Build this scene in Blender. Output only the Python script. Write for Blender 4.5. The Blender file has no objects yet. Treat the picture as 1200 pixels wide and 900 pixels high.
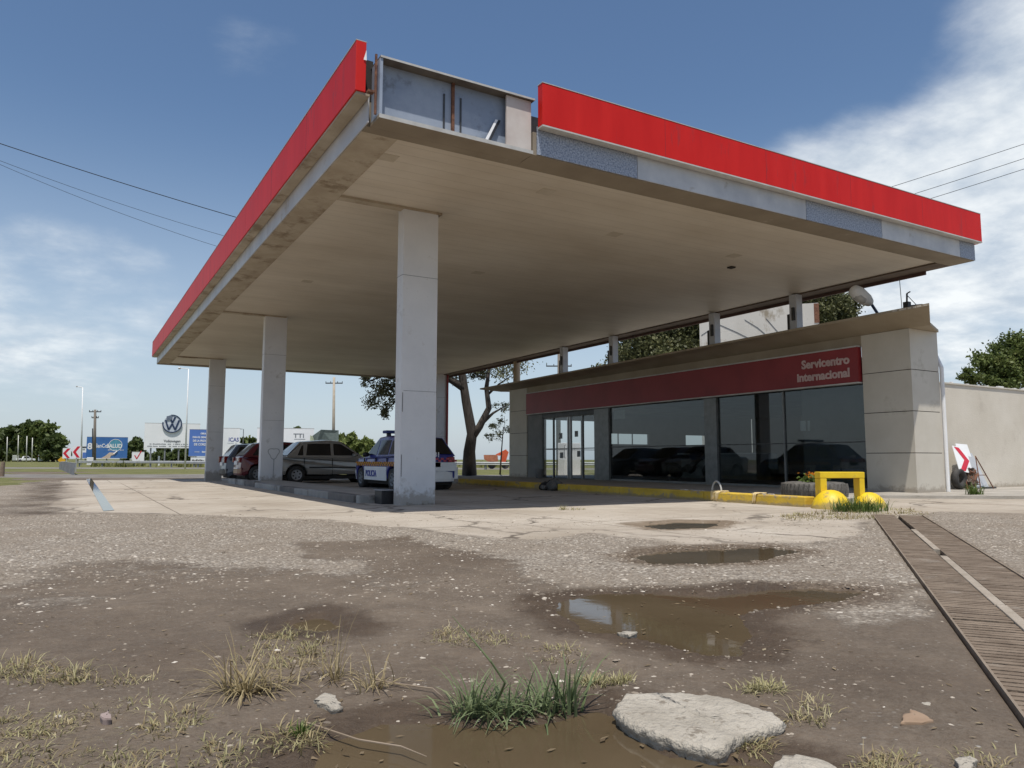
import bpy, bmesh, math, random
import numpy as np
from mathutils import Vector, Matrix

random.seed(7)
rng = np.random.default_rng(11)
sc = bpy.context.scene
COL = sc.collection
R = math.radians

# ------------------------------------------------------------------ camera
CAM_H, FPX = 0.8, 877.0
_p, _a, _r = R(5.75), R(30.2), R(0.1)
FW = np.array([math.sin(_a)*math.cos(_p), math.cos(_a)*math.cos(_p), math.sin(_p)])
_rt = np.array([math.cos(_a), -math.sin(_a), 0.0])
_up = np.cross(_rt, FW)
RT = _rt*math.cos(_r)+_up*math.sin(_r)
UP = _up*math.cos(_r)-_rt*math.sin(_r)
cam = bpy.data.cameras.new('camera')
cam.sensor_width = 36.0
cam.lens = FPX/1200*36
cam.clip_start = 0.05
cam.clip_end = 6000
camo = bpy.data.objects.new('camera', cam)
COL.objects.link(camo)
M3 = Matrix(((RT[0], UP[0], -FW[0]), (RT[1], UP[1], -FW[1]), (RT[2], UP[2], -FW[2])))
camo.matrix_world = Matrix.Translation((0, 0, CAM_H)) @ M3.to_4x4()
sc.camera = camo

# ------------------------------------------------------------------ sun, sky, exposure
SUN_DIR = Vector((-0.18, -0.306, 1.0)).normalized()
sl = bpy.data.lights.new('sun', 'SUN')
sl.energy = 3.9
sl.angle = R(0.53)
sl.color = (1.0, 0.955, 0.89)
slo = bpy.data.objects.new('sun', sl)
slo.rotation_euler = SUN_DIR.to_track_quat('Z', 'Y').to_euler()
slo.location = (-20, -30, 80)
COL.objects.link(slo)
sc.view_settings.view_transform = 'Standard'
sc.view_settings.look = 'None'
sc.view_settings.exposure = 0.20
sc.view_settings.gamma = 1.0
sc.view_settings.use_curve_mapping = False

world = bpy.data.worlds.new("World")
sc.world = world
world.use_nodes = True


def ray(x, y):
    return FW+RT*(x-600)/FPX-UP*(y-450)/FPX


def at(x, y, Z=0.0):            # ground point seen at that direction
    r = ray(x, y); t = (Z-CAM_H)/r[2]
    return np.array([0, 0, CAM_H])+r*t


def W(x, y, d):                 # point at a given depth in front of the viewpoint
    return np.array([0, 0, CAM_H])+ray(x, y)*d


def onX(x, y, X):
    r = ray(x, y); return np.array([0, 0, CAM_H])+r*(X/r[0])


def onY(x, y, Y):
    r = ray(x, y); return np.array([0, 0, CAM_H])+r*(Y/r[1])


def sky_nodes():
    nt = world.node_tree
    N, L = nt.nodes, nt.links
    N.clear()
    out = N.new('ShaderNodeOutputWorld')
    bg = N.new('ShaderNodeBackground')
    bg.inputs['Strength'].default_value = 0.10
    L.new(bg.outputs[0], out.inputs[0])
    sky = N.new('ShaderNodeTexSky')
    sky.sky_type = 'NISHITA'
    sky.sun_disc = False
    sky.sun_elevation = math.asin(SUN_DIR.z)
    sky.sun_rotation = math.atan2(SUN_DIR.x, SUN_DIR.y) % (2*math.pi)
    sky.air_density = 1.0
    sky.dust_density = 1.2
    sky.ozone_density = 1.1
    hsv = N.new('ShaderNodeHueSaturation')
    hsv.inputs['Saturation'].default_value = 1.12
    hsv.inputs['Value'].default_value = 1.0
    L.new(sky.outputs[0], hsv.inputs['Color'])
    tc = N.new('ShaderNodeTexCoord')
    nrm = N.new('ShaderNodeVectorMath'); nrm.operation = 'NORMALIZE'
    L.new(tc.outputs['Generated'], nrm.inputs[0])
    sep = N.new('ShaderNodeSeparateXYZ'); L.new(nrm.outputs[0], sep.inputs[0])

    def math_(op, a, b=None, clamp=False):
        n = N.new('ShaderNodeMath'); n.operation = op; n.use_clamp = clamp
        for i, v in enumerate((a, b)):
            if v is None: continue
            if isinstance(v, (int, float)): n.inputs[i].default_value = v
            else: L.new(v, n.inputs[i])
        return n.outputs[0]
    # cloud plane mapping
    zz = math_('ADD', math_('MAXIMUM', sep.outputs[2], 0.0), 0.22)
    cx = math_('DIVIDE', sep.outputs[0], zz); cy = math_('DIVIDE', sep.outputs[1], zz)
    cmb = N.new('ShaderNodeCombineXYZ'); L.new(cx, cmb.inputs[0]); L.new(cy, cmb.inputs[1])
    n1 = N.new('ShaderNodeTexNoise'); n1.inputs['Scale'].default_value = 2.3
    n1.inputs['Detail'].default_value = 9; n1.inputs['Roughness'].default_value = 0.58
    n1.inputs['Distortion'].default_value = 0.35
    L.new(cmb.outputs[0], n1.inputs['Vector'])
    n2 = N.new('ShaderNodeTexNoise'); n2.inputs['Scale'].default_value = 5.5
    n2.inputs['Detail'].default_value = 8; n2.inputs['Roughness'].default_value = 0.6
    L.new(cmb.outputs[0], n2.inputs['Vector'])

    def lobe(px, py, inner, outer):
        d = ray(px, py); d = d/np.linalg.norm(d)
        dp = N.new('ShaderNodeVectorMath'); dp.operation = 'DOT_PRODUCT'
        L.new(nrm.outputs[0], dp.inputs[0]); dp.inputs[1].default_value = tuple(d)
        mr = N.new('ShaderNodeMapRange'); mr.interpolation_type = 'SMOOTHSTEP'
        mr.inputs['From Min'].default_value = math.cos(R(outer)); mr.inputs['From Max'].default_value = math.cos(R(inner))
        L.new(dp.outputs['Value'], mr.inputs['Value'])
        return mr.outputs[0]
    reg = None
    for px, py, i, o, s in ((1190, 225, 4, 13, 1.0), (1060, 290, 4, 13, 1.0), (1345, 150, 7, 15.5, 1.0), (960, 262, 2, 9, .8),
                            (1350, 420, 8, 30, .75), (40, 362, 1, 9, .66), (-90, 370, 3, 11, .6), (310, 78, 1, 6, .36), (140, 352, 0, 7, .52), (90, 420, 1, 7, .4)):
        v = math_('MULTIPLY', lobe(px, py, i, o), s)
        reg = v if reg is None else math_('MAXIMUM', reg, v)
    sm = math_('ADD', math_('MULTIPLY', reg, 0.62), math_('ADD', math_('MULTIPLY', n1.outputs[0], 0.75), -0.30))
    sm = math_('ADD', sm, math_('MULTIPLY', math_('SUBTRACT', n2.outputs[0], 0.5), 0.16))
    mr = N.new('ShaderNodeMapRange'); mr.interpolation_type = 'SMOOTHSTEP'
    mr.inputs['From Min'].default_value = 0.27; mr.inputs['From Max'].default_value = 0.72
    L.new(sm, mr.inputs['Value'])
    mask = math_('MULTIPLY', mr.outputs[0], math_('MINIMUM', math_('MULTIPLY', reg, 2.2), 0.93))
    # low haze brightening towards the horizon
    hz = N.new('ShaderNodeMapRange'); hz.interpolation_type = 'SMOOTHERSTEP'
    hz.inputs['From Min'].default_value = 0.46; hz.inputs['From Max'].default_value = -0.02
    hz.inputs['To Max'].default_value = 0.62
    L.new(sep.outputs[2], hz.inputs['Value'])
    mh = N.new('ShaderNodeMixRGB'); L.new(hz.outputs[0], mh.inputs[0]); L.new(hsv.outputs[0], mh.inputs[1])
    mh.inputs[2].default_value = (5.3, 6.2, 7.2, 1)
    # cloud tone
    cr = N.new('ShaderNodeValToRGB')
    cr.color_ramp.elements[0].position = 0.33; cr.color_ramp.elements[0].color = (5.0, 5.7, 6.5, 1)
    cr.color_ramp.elements[1].position = 0.66; cr.color_ramp.elements[1].color = (8.6, 8.9, 9.0, 1)
    L.new(n2.outputs[0], cr.inputs[0])
    mc = N.new('ShaderNodeMixRGB'); L.new(mask, mc.inputs[0]); L.new(mh.outputs[0], mc.inputs[1]); L.new(cr.outputs[0], mc.inputs[2])
    L.new(mc.outputs[0], bg.inputs[0])


sky_nodes()

# ------------------------------------------------------------------ materials
MATS = {}


def new_mat(name):
    m = bpy.data.materials.new(name); m.use_nodes = True
    return m, m.node_tree.nodes, m.node_tree.links, m.node_tree.nodes['Principled BSDF']


def pm(name, c1, c2=None, scale=3.0, rough=0.6, metal=0.0, bump=0.0, bscale=60.0, spec=0.5, c3=None, c3thr=0.62, c3scale=1.5, stretch=None, coat=0.0, splash=None):
    """noise-varied principled surface"""
    if name in MATS: return MATS[name]
    m, N, L, b = new_mat(name)
    c2 = c2 or tuple(min(1, x*1.25+0.005) for x in c1)
    tc = N.new('ShaderNodeTexCoord')
    vec = tc.outputs['Object']
    if stretch:
        mp = N.new('ShaderNodeMapping'); mp.inputs['Scale'].default_value = stretch
        L.new(vec, mp.inputs[0]); vec = mp.outputs[0]
    n = N.new('ShaderNodeTexNoise'); n.inputs['Scale'].default_value = scale; n.inputs['Detail'].default_value = 7
    n.inputs['Roughness'].default_value = 0.62
    L.new(vec, n.inputs['Vector'])
    cr = N.new('ShaderNodeValToRGB')
    cr.color_ramp.elements[0].position = 0.36; cr.color_ramp.elements[0].color = (*c1, 1)
    cr.color_ramp.elements[1].position = 0.66; cr.color_ramp.elements[1].color = (*c2, 1)
    L.new(n.outputs[0], cr.inputs[0])
    colr = cr.outputs[0]
    if c3:
        n3 = N.new('ShaderNodeTexNoise'); n3.inputs['Scale'].default_value = c3scale; n3.inputs['Detail'].default_value = 9
        n3.inputs['Roughness'].default_value = 0.7
        L.new(vec, n3.inputs['Vector'])
        mr = N.new('ShaderNodeMapRange'); mr.inputs['From Min'].default_value = c3thr-0.05; mr.inputs['From Max'].default_value = c3thr+0.05
        L.new(n3.outputs[0], mr.inputs['Value'])
        mx = N.new('ShaderNodeMixRGB'); L.new(mr.outputs[0], mx.inputs[0]); L.new(colr, mx.inputs[1]); mx.inputs[2].default_value = (*c3, 1)
        colr = mx.outputs[0]
    if splash:
        gg = N.new('ShaderNodeNewGeometry'); sx = N.new('ShaderNodeSeparateXYZ'); L.new(gg.outputs['Position'], sx.inputs[0])
        ns = N.new('ShaderNodeTexNoise'); ns.inputs['Scale'].default_value = 7; ns.inputs['Detail'].default_value = 8; ns.inputs['Roughness'].default_value = .75
        L.new(gg.outputs['Position'], ns.inputs['Vector'])
        m1 = N.new('ShaderNodeMapRange'); m1.inputs['From Min'].default_value = 0; m1.inputs['From Max'].default_value = splash[1]; m1.inputs['To Min'].default_value = .42; m1.inputs['To Max'].default_value = -.22
        L.new(sx.outputs[2], m1.inputs['Value'])
        m2 = N.new('ShaderNodeMath'); m2.operation = 'ADD'; L.new(m1.outputs[0], m2.inputs[0]); L.new(ns.outputs[0], m2.inputs[1])
        m3 = N.new('ShaderNodeMapRange'); m3.inputs['From Min'].default_value = .56; m3.inputs['From Max'].default_value = .74; m3.inputs['To Max'].default_value = .75
        L.new(m2.outputs[0], m3.inputs['Value'])
        mx = N.new('ShaderNodeMixRGB'); L.new(m3.outputs[0], mx.inputs[0]); L.new(colr, mx.inputs[1]); mx.inputs[2].default_value = (*splash[0], 1)
        colr = mx.outputs[0]
    L.new(colr, b.inputs['Base Color'])
    b.inputs['Roughness'].default_value = rough
    b.inputs['Metallic'].default_value = metal
    b.inputs['Specular IOR Level'].default_value = spec
    b.inputs['Coat Weight'].default_value = coat
    if bump:
        nb = N.new('ShaderNodeTexNoise'); nb.inputs['Scale'].default_value = bscale; nb.inputs['Detail'].default_value = 6
        L.new(tc.outputs['Object'], nb.inputs['Vector'])
        bp = N.new('ShaderNodeBump'); bp.inputs['Strength'].default_value = bump; bp.inputs['Distance'].default_value = 0.02
        L.new(nb.outputs[0], bp.inputs['Height']); L.new(bp.outputs[0], b.inputs['Normal'])
    MATS[name] = m
    return m


def leaf_mat(name, dark, light, yellow=None):
    if name in MATS: return MATS[name]
    m, N, L, b = new_mat(name)
    g = N.new('ShaderNodeNewGeometry')
    n = N.new('ShaderNodeTexNoise'); n.inputs['Scale'].default_value = 0.9; n.inputs['Detail'].default_value = 3
    L.new(g.outputs['Position'], n.inputs['Vector'])
    ad = N.new('ShaderNodeMath'); ad.operation = 'MULTIPLY_ADD'; ad.inputs[1].default_value = 0.45
    L.new(g.outputs['Random Per Island'], ad.inputs[0])
    m2 = N.new('ShaderNodeMath'); m2.operation = 'MULTIPLY'; m2.inputs[1].default_value = 0.8
    L.new(n.outputs[0], m2.inputs[0]); L.new(m2.outputs[0], ad.inputs[2])
    cr = N.new('ShaderNodeValToRGB')
    cr.color_ramp.elements[0].position = 0.25; cr.color_ramp.elements[0].color = (*dark, 1)
    cr.color_ramp.elements[1].position = 0.8; cr.color_ramp.elements[1].color = (*light, 1)
    if yellow:
        e = cr.color_ramp.elements.new(0.95); e.color = (*yellow, 1)
    L.new(ad.outputs[0], cr.inputs[0])
    L.new(cr.outputs[0], b.inputs['Base Color'])
    b.inputs['Roughness'].default_value = 0.55
    b.inputs['Specular IOR Level'].default_value = 0.3
    tr = N.new('ShaderNodeBsdfTranslucent'); L.new(cr.outputs[0], tr.inputs[0])
    mx = N.new('ShaderNodeMixShader'); mx.inputs[0].default_value = 0.28
    L.new(b.outputs[0], mx.inputs[1]); L.new(tr.outputs[0], mx.inputs[2])
    L.new(mx.outputs[0], N['Material Output'].inputs[0])
    MATS[name] = m
    return m


def glass_mat(name, tint=(0.55, 0.6, 0.6), ior=1.5):
    if name in MATS: return MATS[name]
    m, N, L, b = new_mat(name)
    N.remove(b)
    t = N.new('ShaderNodeBsdfTransparent'); t.inputs[0].default_value = (*tint, 1)
    g = N.new('ShaderNodeBsdfGlossy'); g.inputs['Roughness'].default_value = 0.015
    lw = N.new('ShaderNodeLayerWeight'); lw.inputs[0].default_value = .5
    pw = N.new('ShaderNodeMath'); pw.operation = 'POWER'; pw.inputs[1].default_value = 4.0; L.new(lw.outputs['Facing'], pw.inputs[0])
    f = N.new('ShaderNodeMath'); f.operation = 'MULTIPLY_ADD'; f.inputs[1].default_value = .75; f.inputs[2].default_value = .06; L.new(pw.outputs[0], f.inputs[0])
    mx = N.new('ShaderNodeMixShader')
    L.new(f.outputs[0], mx.inputs[0]); L.new(t.outputs[0], mx.inputs[1]); L.new(g.outputs[0], mx.inputs[2])
    L.new(mx.outputs[0], N['Material Output'].inputs[0])
    MATS[name] = m
    return m


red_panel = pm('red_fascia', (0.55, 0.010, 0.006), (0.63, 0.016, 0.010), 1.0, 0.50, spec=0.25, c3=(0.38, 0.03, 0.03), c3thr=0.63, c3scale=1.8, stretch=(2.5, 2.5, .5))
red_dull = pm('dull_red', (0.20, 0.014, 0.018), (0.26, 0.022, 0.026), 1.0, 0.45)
trim_grey = pm('trim_grey', (0.42, 0.41, 0.38), (0.55, 0.54, 0.50), 4, 0.5)
band_white = pm('band_white', (0.44, 0.46, 0.48), (0.60, 0.61, 0.61), 1.4, 0.5, c3=(0.30, 0.27, 0.22), c3thr=0.66, c3scale=2.4, bump=0.15, bscale=9)
galv = pm('galvanised_flakes', (0.16, 0.19, 0.25), (0.50, 0.54, 0.60), 38, 0.5, metal=0.15, bump=0.5, bscale=50)
blue_steel = pm('blue_grey_steel', (0.24, 0.29, 0.37), (0.36, 0.41, 0.48), 1.6, 0.5, c3=(0.17, 0.19, 0.22), c3thr=0.64, c3scale=2.0)
rust = pm('rust', (0.10, 0.04, 0.022), (0.22, 0.10, 0.055), 14, 0.85, bump=0.4)
beige_paint = pm('beige_flaking', (0.36, 0.30, 0.22), (0.46, 0.40, 0.31), 2.0, 0.75, c3=(0.23, 0.175, 0.115), c3thr=0.57, c3scale=1.5, bump=0.3, bscale=18)
beam_brown = pm('beam_brown', (0.215, 0.175, 0.125), (0.27, 0.225, 0.165), 1.2, 0.75, c3=(0.37, 0.33, 0.26), c3thr=0.67, c3scale=2.2)
pink_sheet = pm('pinkish_sheet', (0.50, 0.43, 0.38), (0.60, 0.55, 0.50), 2.0, 0.6, c3=(0.42, 0.27, 0.21), c3thr=0.66)
dark_void = pm('dark_void', (0.02, 0.018, 0.016), (0.035, 0.03, 0.026), 4, 0.9)
col_white = pm('column_paint', (0.58, 0.585, 0.59), (0.66, 0.665, 0.665), 1.1, 0.6, bump=0.12, bscale=25, c3=(0.47, 0.46, 0.44), c3thr=0.64, c3scale=2.2, splash=((.26, .225, .18), .55))
beige_panel = pm('beige_panel', (0.52, 0.48, 0.40), (0.58, 0.54, 0.46), 1.2, 0.6, c3=(0.46, 0.42, 0.34), c3thr=0.64, c3scale=1.2, splash=((.30, .255, .20), .40))
cream_wall = pm('cream_render', (0.57, 0.52, 0.43), (0.64, 0.59, 0.50), 0.9, 0.85, bump=0.25, bscale=35, c3=(0.50, 0.45, 0.37), c3thr=0.63, c3scale=0.8, splash=((.33, .28, .21), .35))
soffit_brown = pm('eave_paint', (0.30, 0.245, 0.17), (0.37, 0.31, 0.225), 1.2, 0.7)
dark_metal = pm('dark_metal', (0.03, 0.031, 0.032), (0.06, 0.06, 0.06), 6, 0.45)
mid_metal = pm('window_metal', (0.16, 0.165, 0.16), (0.22, 0.225, 0.22), 5, 0.4, metal=0.4)
alu = pm('aluminium', (0.45, 0.46, 0.47), (0.58, 0.58, 0.58), 5, 0.35, metal=0.5)
steel_post_m = pm('post_paint', (0.48, 0.51, 0.56), (0.58, 0.60, 0.63), 3, 0.5)
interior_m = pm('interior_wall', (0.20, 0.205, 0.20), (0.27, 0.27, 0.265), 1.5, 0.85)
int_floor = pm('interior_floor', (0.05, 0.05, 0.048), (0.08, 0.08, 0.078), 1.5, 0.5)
yellow = pm('yellow_paint', (0.66, 0.45, 0.012), (0.78, 0.56, 0.02), 3, 0.5, bump=0.15, bscale=30, c3=(0.33, 0.25, 0.10), c3thr=0.60, c3scale=5, splash=((.24, .18, .10), .22))
yellow_kerb = pm('yellow_kerb_paint', (0.50, 0.33, 0.03), (0.66, 0.45, 0.05), 2.2, 0.7, bump=0.35, bscale=22, c3=(0.30, 0.24, 0.16), c3thr=0.58, c3scale=3.5, splash=((.24, .20, .14), .14))
conc = pm('concrete', (0.28, 0.255, 0.215), (0.40, 0.37, 0.32), 1.4, 0.85, bump=0.35, bscale=30, c3=(0.17, 0.15, 0.125), c3thr=0.64, c3scale=1.8)
rubber = pm('rubber', (0.022, 0.021, 0.02), (0.05, 0.046, 0.042), 9, 0.75, bump=0.3)
grey_rubber = pm('weathered_rubber', (0.07, 0.066, 0.058), (0.14, 0.13, 0.115), 7, 0.85, bump=0.5, bscale=40)
white_paint = pm('white_paint', (0.72, 0.72, 0.71), (0.80, 0.80, 0.79), 2, 0.5)
sign_white = pm('board_white', (0.78, 0.79, 0.78), (0.84, 0.84, 0.83), 0.5, 0.5)
sign_blue = pm('board_blue', (0.035, 0.125, 0.34), (0.06, 0.17, 0.42), 0.3, 0.45)
sign_blue2 = pm('board_blue_violet', (0.08, 0.17, 0.46), (0.10, 0.20, 0.52), 0.3, 0.45)
sign_teal = pm('board_teal', (0.06, 0.24, 0.34), (0.10, 0.32, 0.42), 0.8, 0.45)
navy = pm('navy_paint', (0.018, 0.035, 0.085), (0.03, 0.05, 0.11), 3, 0.4)
silver_em = pm('silver_emblem', (0.42, 0.46, 0.52), (0.62, 0.66, 0.70), 1.2, 0.35)
skin_print = pm('printed_hand', (0.52, 0.40, 0.30), (0.62, 0.50, 0.40), 1.0, 0.6)
sign_red = pm('sign_red', (0.55, 0.015, 0.03), (0.63, 0.02, 0.04), 3, 0.4)
orange_m = pm('orange_paint', (0.48, 0.065, 0.02), (0.62, 0.12, 0.04), 1.5, 0.6, c3=(0.22, 0.07, 0.03), c3thr=0.6)
grey_text = pm('grey_print', (0.16, 0.17, 0.18), (0.22, 0.23, 0.24), 2, 0.6)
pink_text = pm('faded_letter', (0.50, 0.36, 0.34), (0.58, 0.43, 0.40), 4, 0.6)
blue_text = pm('blue_print', (0.06, 0.08, 0.28), (0.09, 0.11, 0.34), 2, 0.6)
galv_rail = pm('galvanised_rail', (0.36, 0.37, 0.36), (0.50, 0.51, 0.50), 1.2, 0.45, metal=0.35)
wood_pole = pm('weathered_wood', (0.13, 0.11, 0.09), (0.21, 0.185, 0.155), 5, 0.85, stretch=(4, 4, .4))
tan_pole = pm('tan_pole', (0.40, 0.31, 0.20), (0.50, 0.40, 0.28), 2, 0.8)
bark = pm('bark', (0.038, 0.031, 0.025), (0.085, 0.072, 0.060), 4, 0.95, bump=0.8, bscale=12, stretch=(3, 3, .6))
black_plastic = pm('black_plastic', (0.012, 0.012, 0.013), (0.025, 0.025, 0.026), 6, 0.5)
car_glass = pm('car_glass', (0.008, 0.009, 0.01), (0.014, 0.015, 0.016), 2, 0.06, spec=0.6)
silver_car = pm('silver_paint', (0.30, 0.285, 0.26), (0.34, 0.325, 0.30), 1, 0.3, metal=0.35, coat=0.4)
red_car = pm('maroon_paint', (0.10, 0.008, 0.014), (0.13, 0.012, 0.018), 1, 0.3, coat=0.6)
dark_car = pm('slate_paint', (0.085, 0.105, 0.135), (0.11, 0.13, 0.165), 1, 0.32, metal=0.3, coat=0.4)
police_blue = pm('police_blue', (0.025, 0.032, 0.20), (0.035, 0.045, 0.25), 1, 0.3, coat=0.5)
tail_red = pm('tail_lamp_red', (0.16, 0.008, 0.008), (0.22, 0.012, 0.012), 4, 0.2)
rim_m = pm('wheel_rim', (0.30, 0.30, 0.31), (0.42, 0.42, 0.43), 4, 0.4, metal=0.5)
shop_glass = glass_mat('shop_glass', (0.66, 0.70, 0.70))
clear_glass = glass_mat('door_glass', (0.86, 0.89, 0.9))
stone_m = pm('pale_stone', (0.30, 0.268, 0.215), (0.45, 0.41, 0.34), 7, 0.9, bump=1.0, bscale=48, c3=(0.20, 0.17, 0.13), c3thr=0.59, c3scale=14)
pebble_m = None
grate_m = pm('rusty_grate', (0.125, 0.09, 0.060), (0.215, 0.165, 0.118), 5, 0.85, bump=0.4, bscale=60, c3=(0.26, 0.22, 0.175), c3thr=0.62, c3scale=4)
grate_bar = pm('grate_bar', (0.165, 0.128, 0.09), (0.25, 0.20, 0.15), 6, 0.85, bump=0.4)
stained = pm('stained_render', (0.50, 0.48, 0.43), (0.60, 0.58, 0.53), 0.35, 0.9, bump=0.3, bscale=14, c3=(0.27, 0.23, 0.17), c3thr=0.60, c3scale=0.7, stretch=(1, 1, .5))

# ------------------------------------------------------------------ mesh helpers
OFF = {}


class MB:
    def __init__(s): s.v = []; s.f = []

    def add(s, vs, fs):
        o = len(s.v)
        s.v += [tuple(map(float, q)) for q in vs]
        s.f += [tuple(i+o for i in f) for f in fs]
        return s

    def box(s, x0, x1, y0, y1, z0, z1):
        return s.add([(x0, y0, z0), (x1, y0, z0), (x1, y1, z0), (x0, y1, z0), (x0, y0, z1), (x1, y0, z1), (x1, y1, z1), (x0, y1, z1)],
                     [(3, 2, 1, 0), (4, 5, 6, 7), (0, 1, 5, 4), (1, 2, 6, 5), (2, 3, 7, 6), (3, 0, 4, 7)])

    def prism(s, poly, axis, a, b):
        """poly: 2D list; axis the extrusion axis ('x','y','z')"""
        n = len(poly)

        def P(u, v, w):
            return {'x': (w, u, v), 'y': (u, w, v), 'z': (u, v, w)}[axis]
        vs = [P(u, v, a) for u, v in poly]+[P(u, v, b) for u, v in poly]
        fs = [tuple(range(n-1, -1, -1)), tuple(range(n, 2*n))]+[(i, (i+1) % n, n+(i+1) % n, n+i) for i in range(n)]
        return s.add(vs, fs)

    def tube(s, pts, r, n=8, caps=True):
        pts = [Vector(p) for p in pts]
        rs = r if isinstance(r, (list, tuple)) else [r]*len(pts)
        rings = []
        prev = None
        for i, p in enumerate(pts):
            d = (pts[min(i+1, len(pts)-1)]-pts[max(i-1, 0)])
            if d.length < 1e-9: d = Vector((0, 0, 1))
            d.normalize()
            ref = prev if prev is not None else (Vector((0, 0, 1)) if abs(d.z) < .9 else Vector((1, 0, 0)))
            u = (ref-d*ref.dot(d))
            if u.length < 1e-6: u = d.orthogonal()
            u.normalize(); prev = u
            w = d.cross(u)
            rings.append([p+(u*math.cos(2*math.pi*k/n)+w*math.sin(2*math.pi*k/n))*rs[i] for k in range(n)])
        vs = [q for rg in rings for q in rg]
        fs = []
        for i in range(len(pts)-1):
            for k in range(n):
                fs.append((i*n+k, i*n+(k+1) % n, (i+1)*n+(k+1) % n, (i+1)*n+k))
        if caps:
            fs.append(tuple(range(n-1, -1, -1))); fs.append(tuple((len(pts)-1)*n+k for k in range(n)))
        return s.add(vs, fs)

    def lathe(s, prof, n=24, center=(0, 0, 0), axis='z'):
        """prof: list of (r, h)"""
        vs = []
        for r, h in prof:
            for k in range(n):
                a = 2*math.pi*k/n
                p = (r*math.cos(a), r*math.sin(a), h)
                if axis == 'y': p = (p[0], p[2], p[1])
                if axis == 'x': p = (p[2], p[0], p[1])
                vs.append((p[0]+center[0], p[1]+center[1], p[2]+center[2]))
        fs = []
        for i in range(len(prof)-1):
            for k in range(n):
                fs.append((i*n+k, i*n+(k+1) % n, (i+1)*n+(k+1) % n, (i+1)*n+k))
        return s.add(vs, fs)

    def build(s, name, m, parent=None, local=False, smooth=False, bevel=0.0, seg=2):
        me = bpy.data.meshes.new(name)
        vs = np.array(s.v, float)
        if parent is not None:
            off = np.array(OFF.get(parent.name, (0, 0, 0)), float)
            if not local: vs = vs-off
        else:
            c = (vs.min(0)+vs.max(0))/2; c[2] = vs[:, 2].min()
            vs = vs-c; off = c
        me.from_pydata([tuple(q) for q in vs], [], s.f)
        bm = bmesh.new(); bm.from_mesh(me)
        bmesh.ops.recalc_face_normals(bm, faces=bm.faces[:])
        bm.to_mesh(me); bm.free()
        me.materials.append(m)
        if smooth:
            me.polygons.foreach_set('use_smooth', [True]*len(me.polygons))
        o = bpy.data.objects.new(name, me)
        COL.objects.link(o)
        if parent is not None:
            o.parent = parent
        else:
            o.location = off
        OFF[o.name] = off
        if bevel:
            b = o.modifiers.new('bevel', 'BEVEL'); b.width = bevel; b.segments = seg; b.limit_method = 'ANGLE'
        return o


def tag(o, label=None, cat=None, group=None, kind=None):
    if label: o['label'] = label
    if cat: o['category'] = cat
    if group: o['group'] = group
    if kind: o['kind'] = kind
    return o


def empty(name, loc, label, cat, rz=0.0, group=None):
    o = bpy.data.objects.new(name, None)
    COL.objects.link(o)
    o.location = tuple(map(float, loc)); o.rotation_euler = (0, 0, rz)
    o.empty_display_size = 0.2
    OFF[o.name] = np.array(loc, float)
    return tag(o, label, cat, group)


def fast_mesh(name, verts, faces, m, parent=None, smooth=False, attrs=None):
    """verts (n,3), faces (k,3|4) arrays"""
    verts = np.asarray(verts, np.float32); faces = np.asarray(faces, np.int32)
    me = bpy.data.meshes.new(name)
    k = faces.shape[1]
    if parent is not None: verts = verts-np.asarray(OFF[parent.name], np.float32)
    me.vertices.add(len(verts)); me.vertices.foreach_set('co', verts.ravel())
    me.loops.add(faces.size); me.loops.foreach_set('vertex_index', faces.ravel())
    me.polygons.add(len(faces)); me.polygons.foreach_set('loop_start', np.arange(0, faces.size, k, dtype=np.int32))
    me.update(calc_edges=True)
    if smooth: me.polygons.foreach_set('use_smooth', np.ones(len(faces), bool))
    for an, arr in (attrs or {}).items():
        a = me.attributes.new(an, 'FLOAT', 'POINT'); a.data.foreach_set('value', np.asarray(arr, np.float32))
    me.materials.append(m)
    me.validate()
    o = bpy.data.objects.new(name, me); COL.objects.link(o)
    if parent is not None: o.parent = parent
    OFF[o.name] = OFF[parent.name] if parent is not None else np.zeros(3)
    return o


def text(body, size, m, parent, origin, right, up, name='lettering', bold=0.0, align='LEFT', ext=0.006, local=True, squeeze=1.0):
    """lettering as mesh; right and up are directions (local to the parent when local=True)"""
    cu = bpy.data.curves.new('txt', 'FONT')
    cu.body = body; cu.size = size; cu.extrude = ext; cu.offset = bold; cu.align_x = align; cu.resolution_u = 3
    t = bpy.data.objects.new('txt', cu); COL.objects.link(t)
    dg = bpy.context.evaluated_depsgraph_get(); dg.update()
    me = bpy.data.meshes.new_from_object(t.evaluated_get(dg))
    bpy.data.objects.remove(t); bpy.data.curves.remove(cu)
    r = Vector(right).normalized()*squeeze; u = Vector(up).normalized(); n = Vector(right).cross(u).normalized()
    o3 = Vector(origin)
    if not local: o3 = o3-Vector(OFF[parent.name])
    mtx = Matrix(((r.x, u.x, n.x, o3.x), (r.y, u.y, n.y, o3.y), (r.z, u.z, n.z, o3.z), (0, 0, 0, 1)))
    me.transform(mtx)
    me.materials.clear(); me.materials.append(m)
    ob = bpy.data.objects.new(name, me); COL.objects.link(ob)
    ob.parent = parent; OFF[ob.name] = OFF[parent.name]
    return ob


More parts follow.
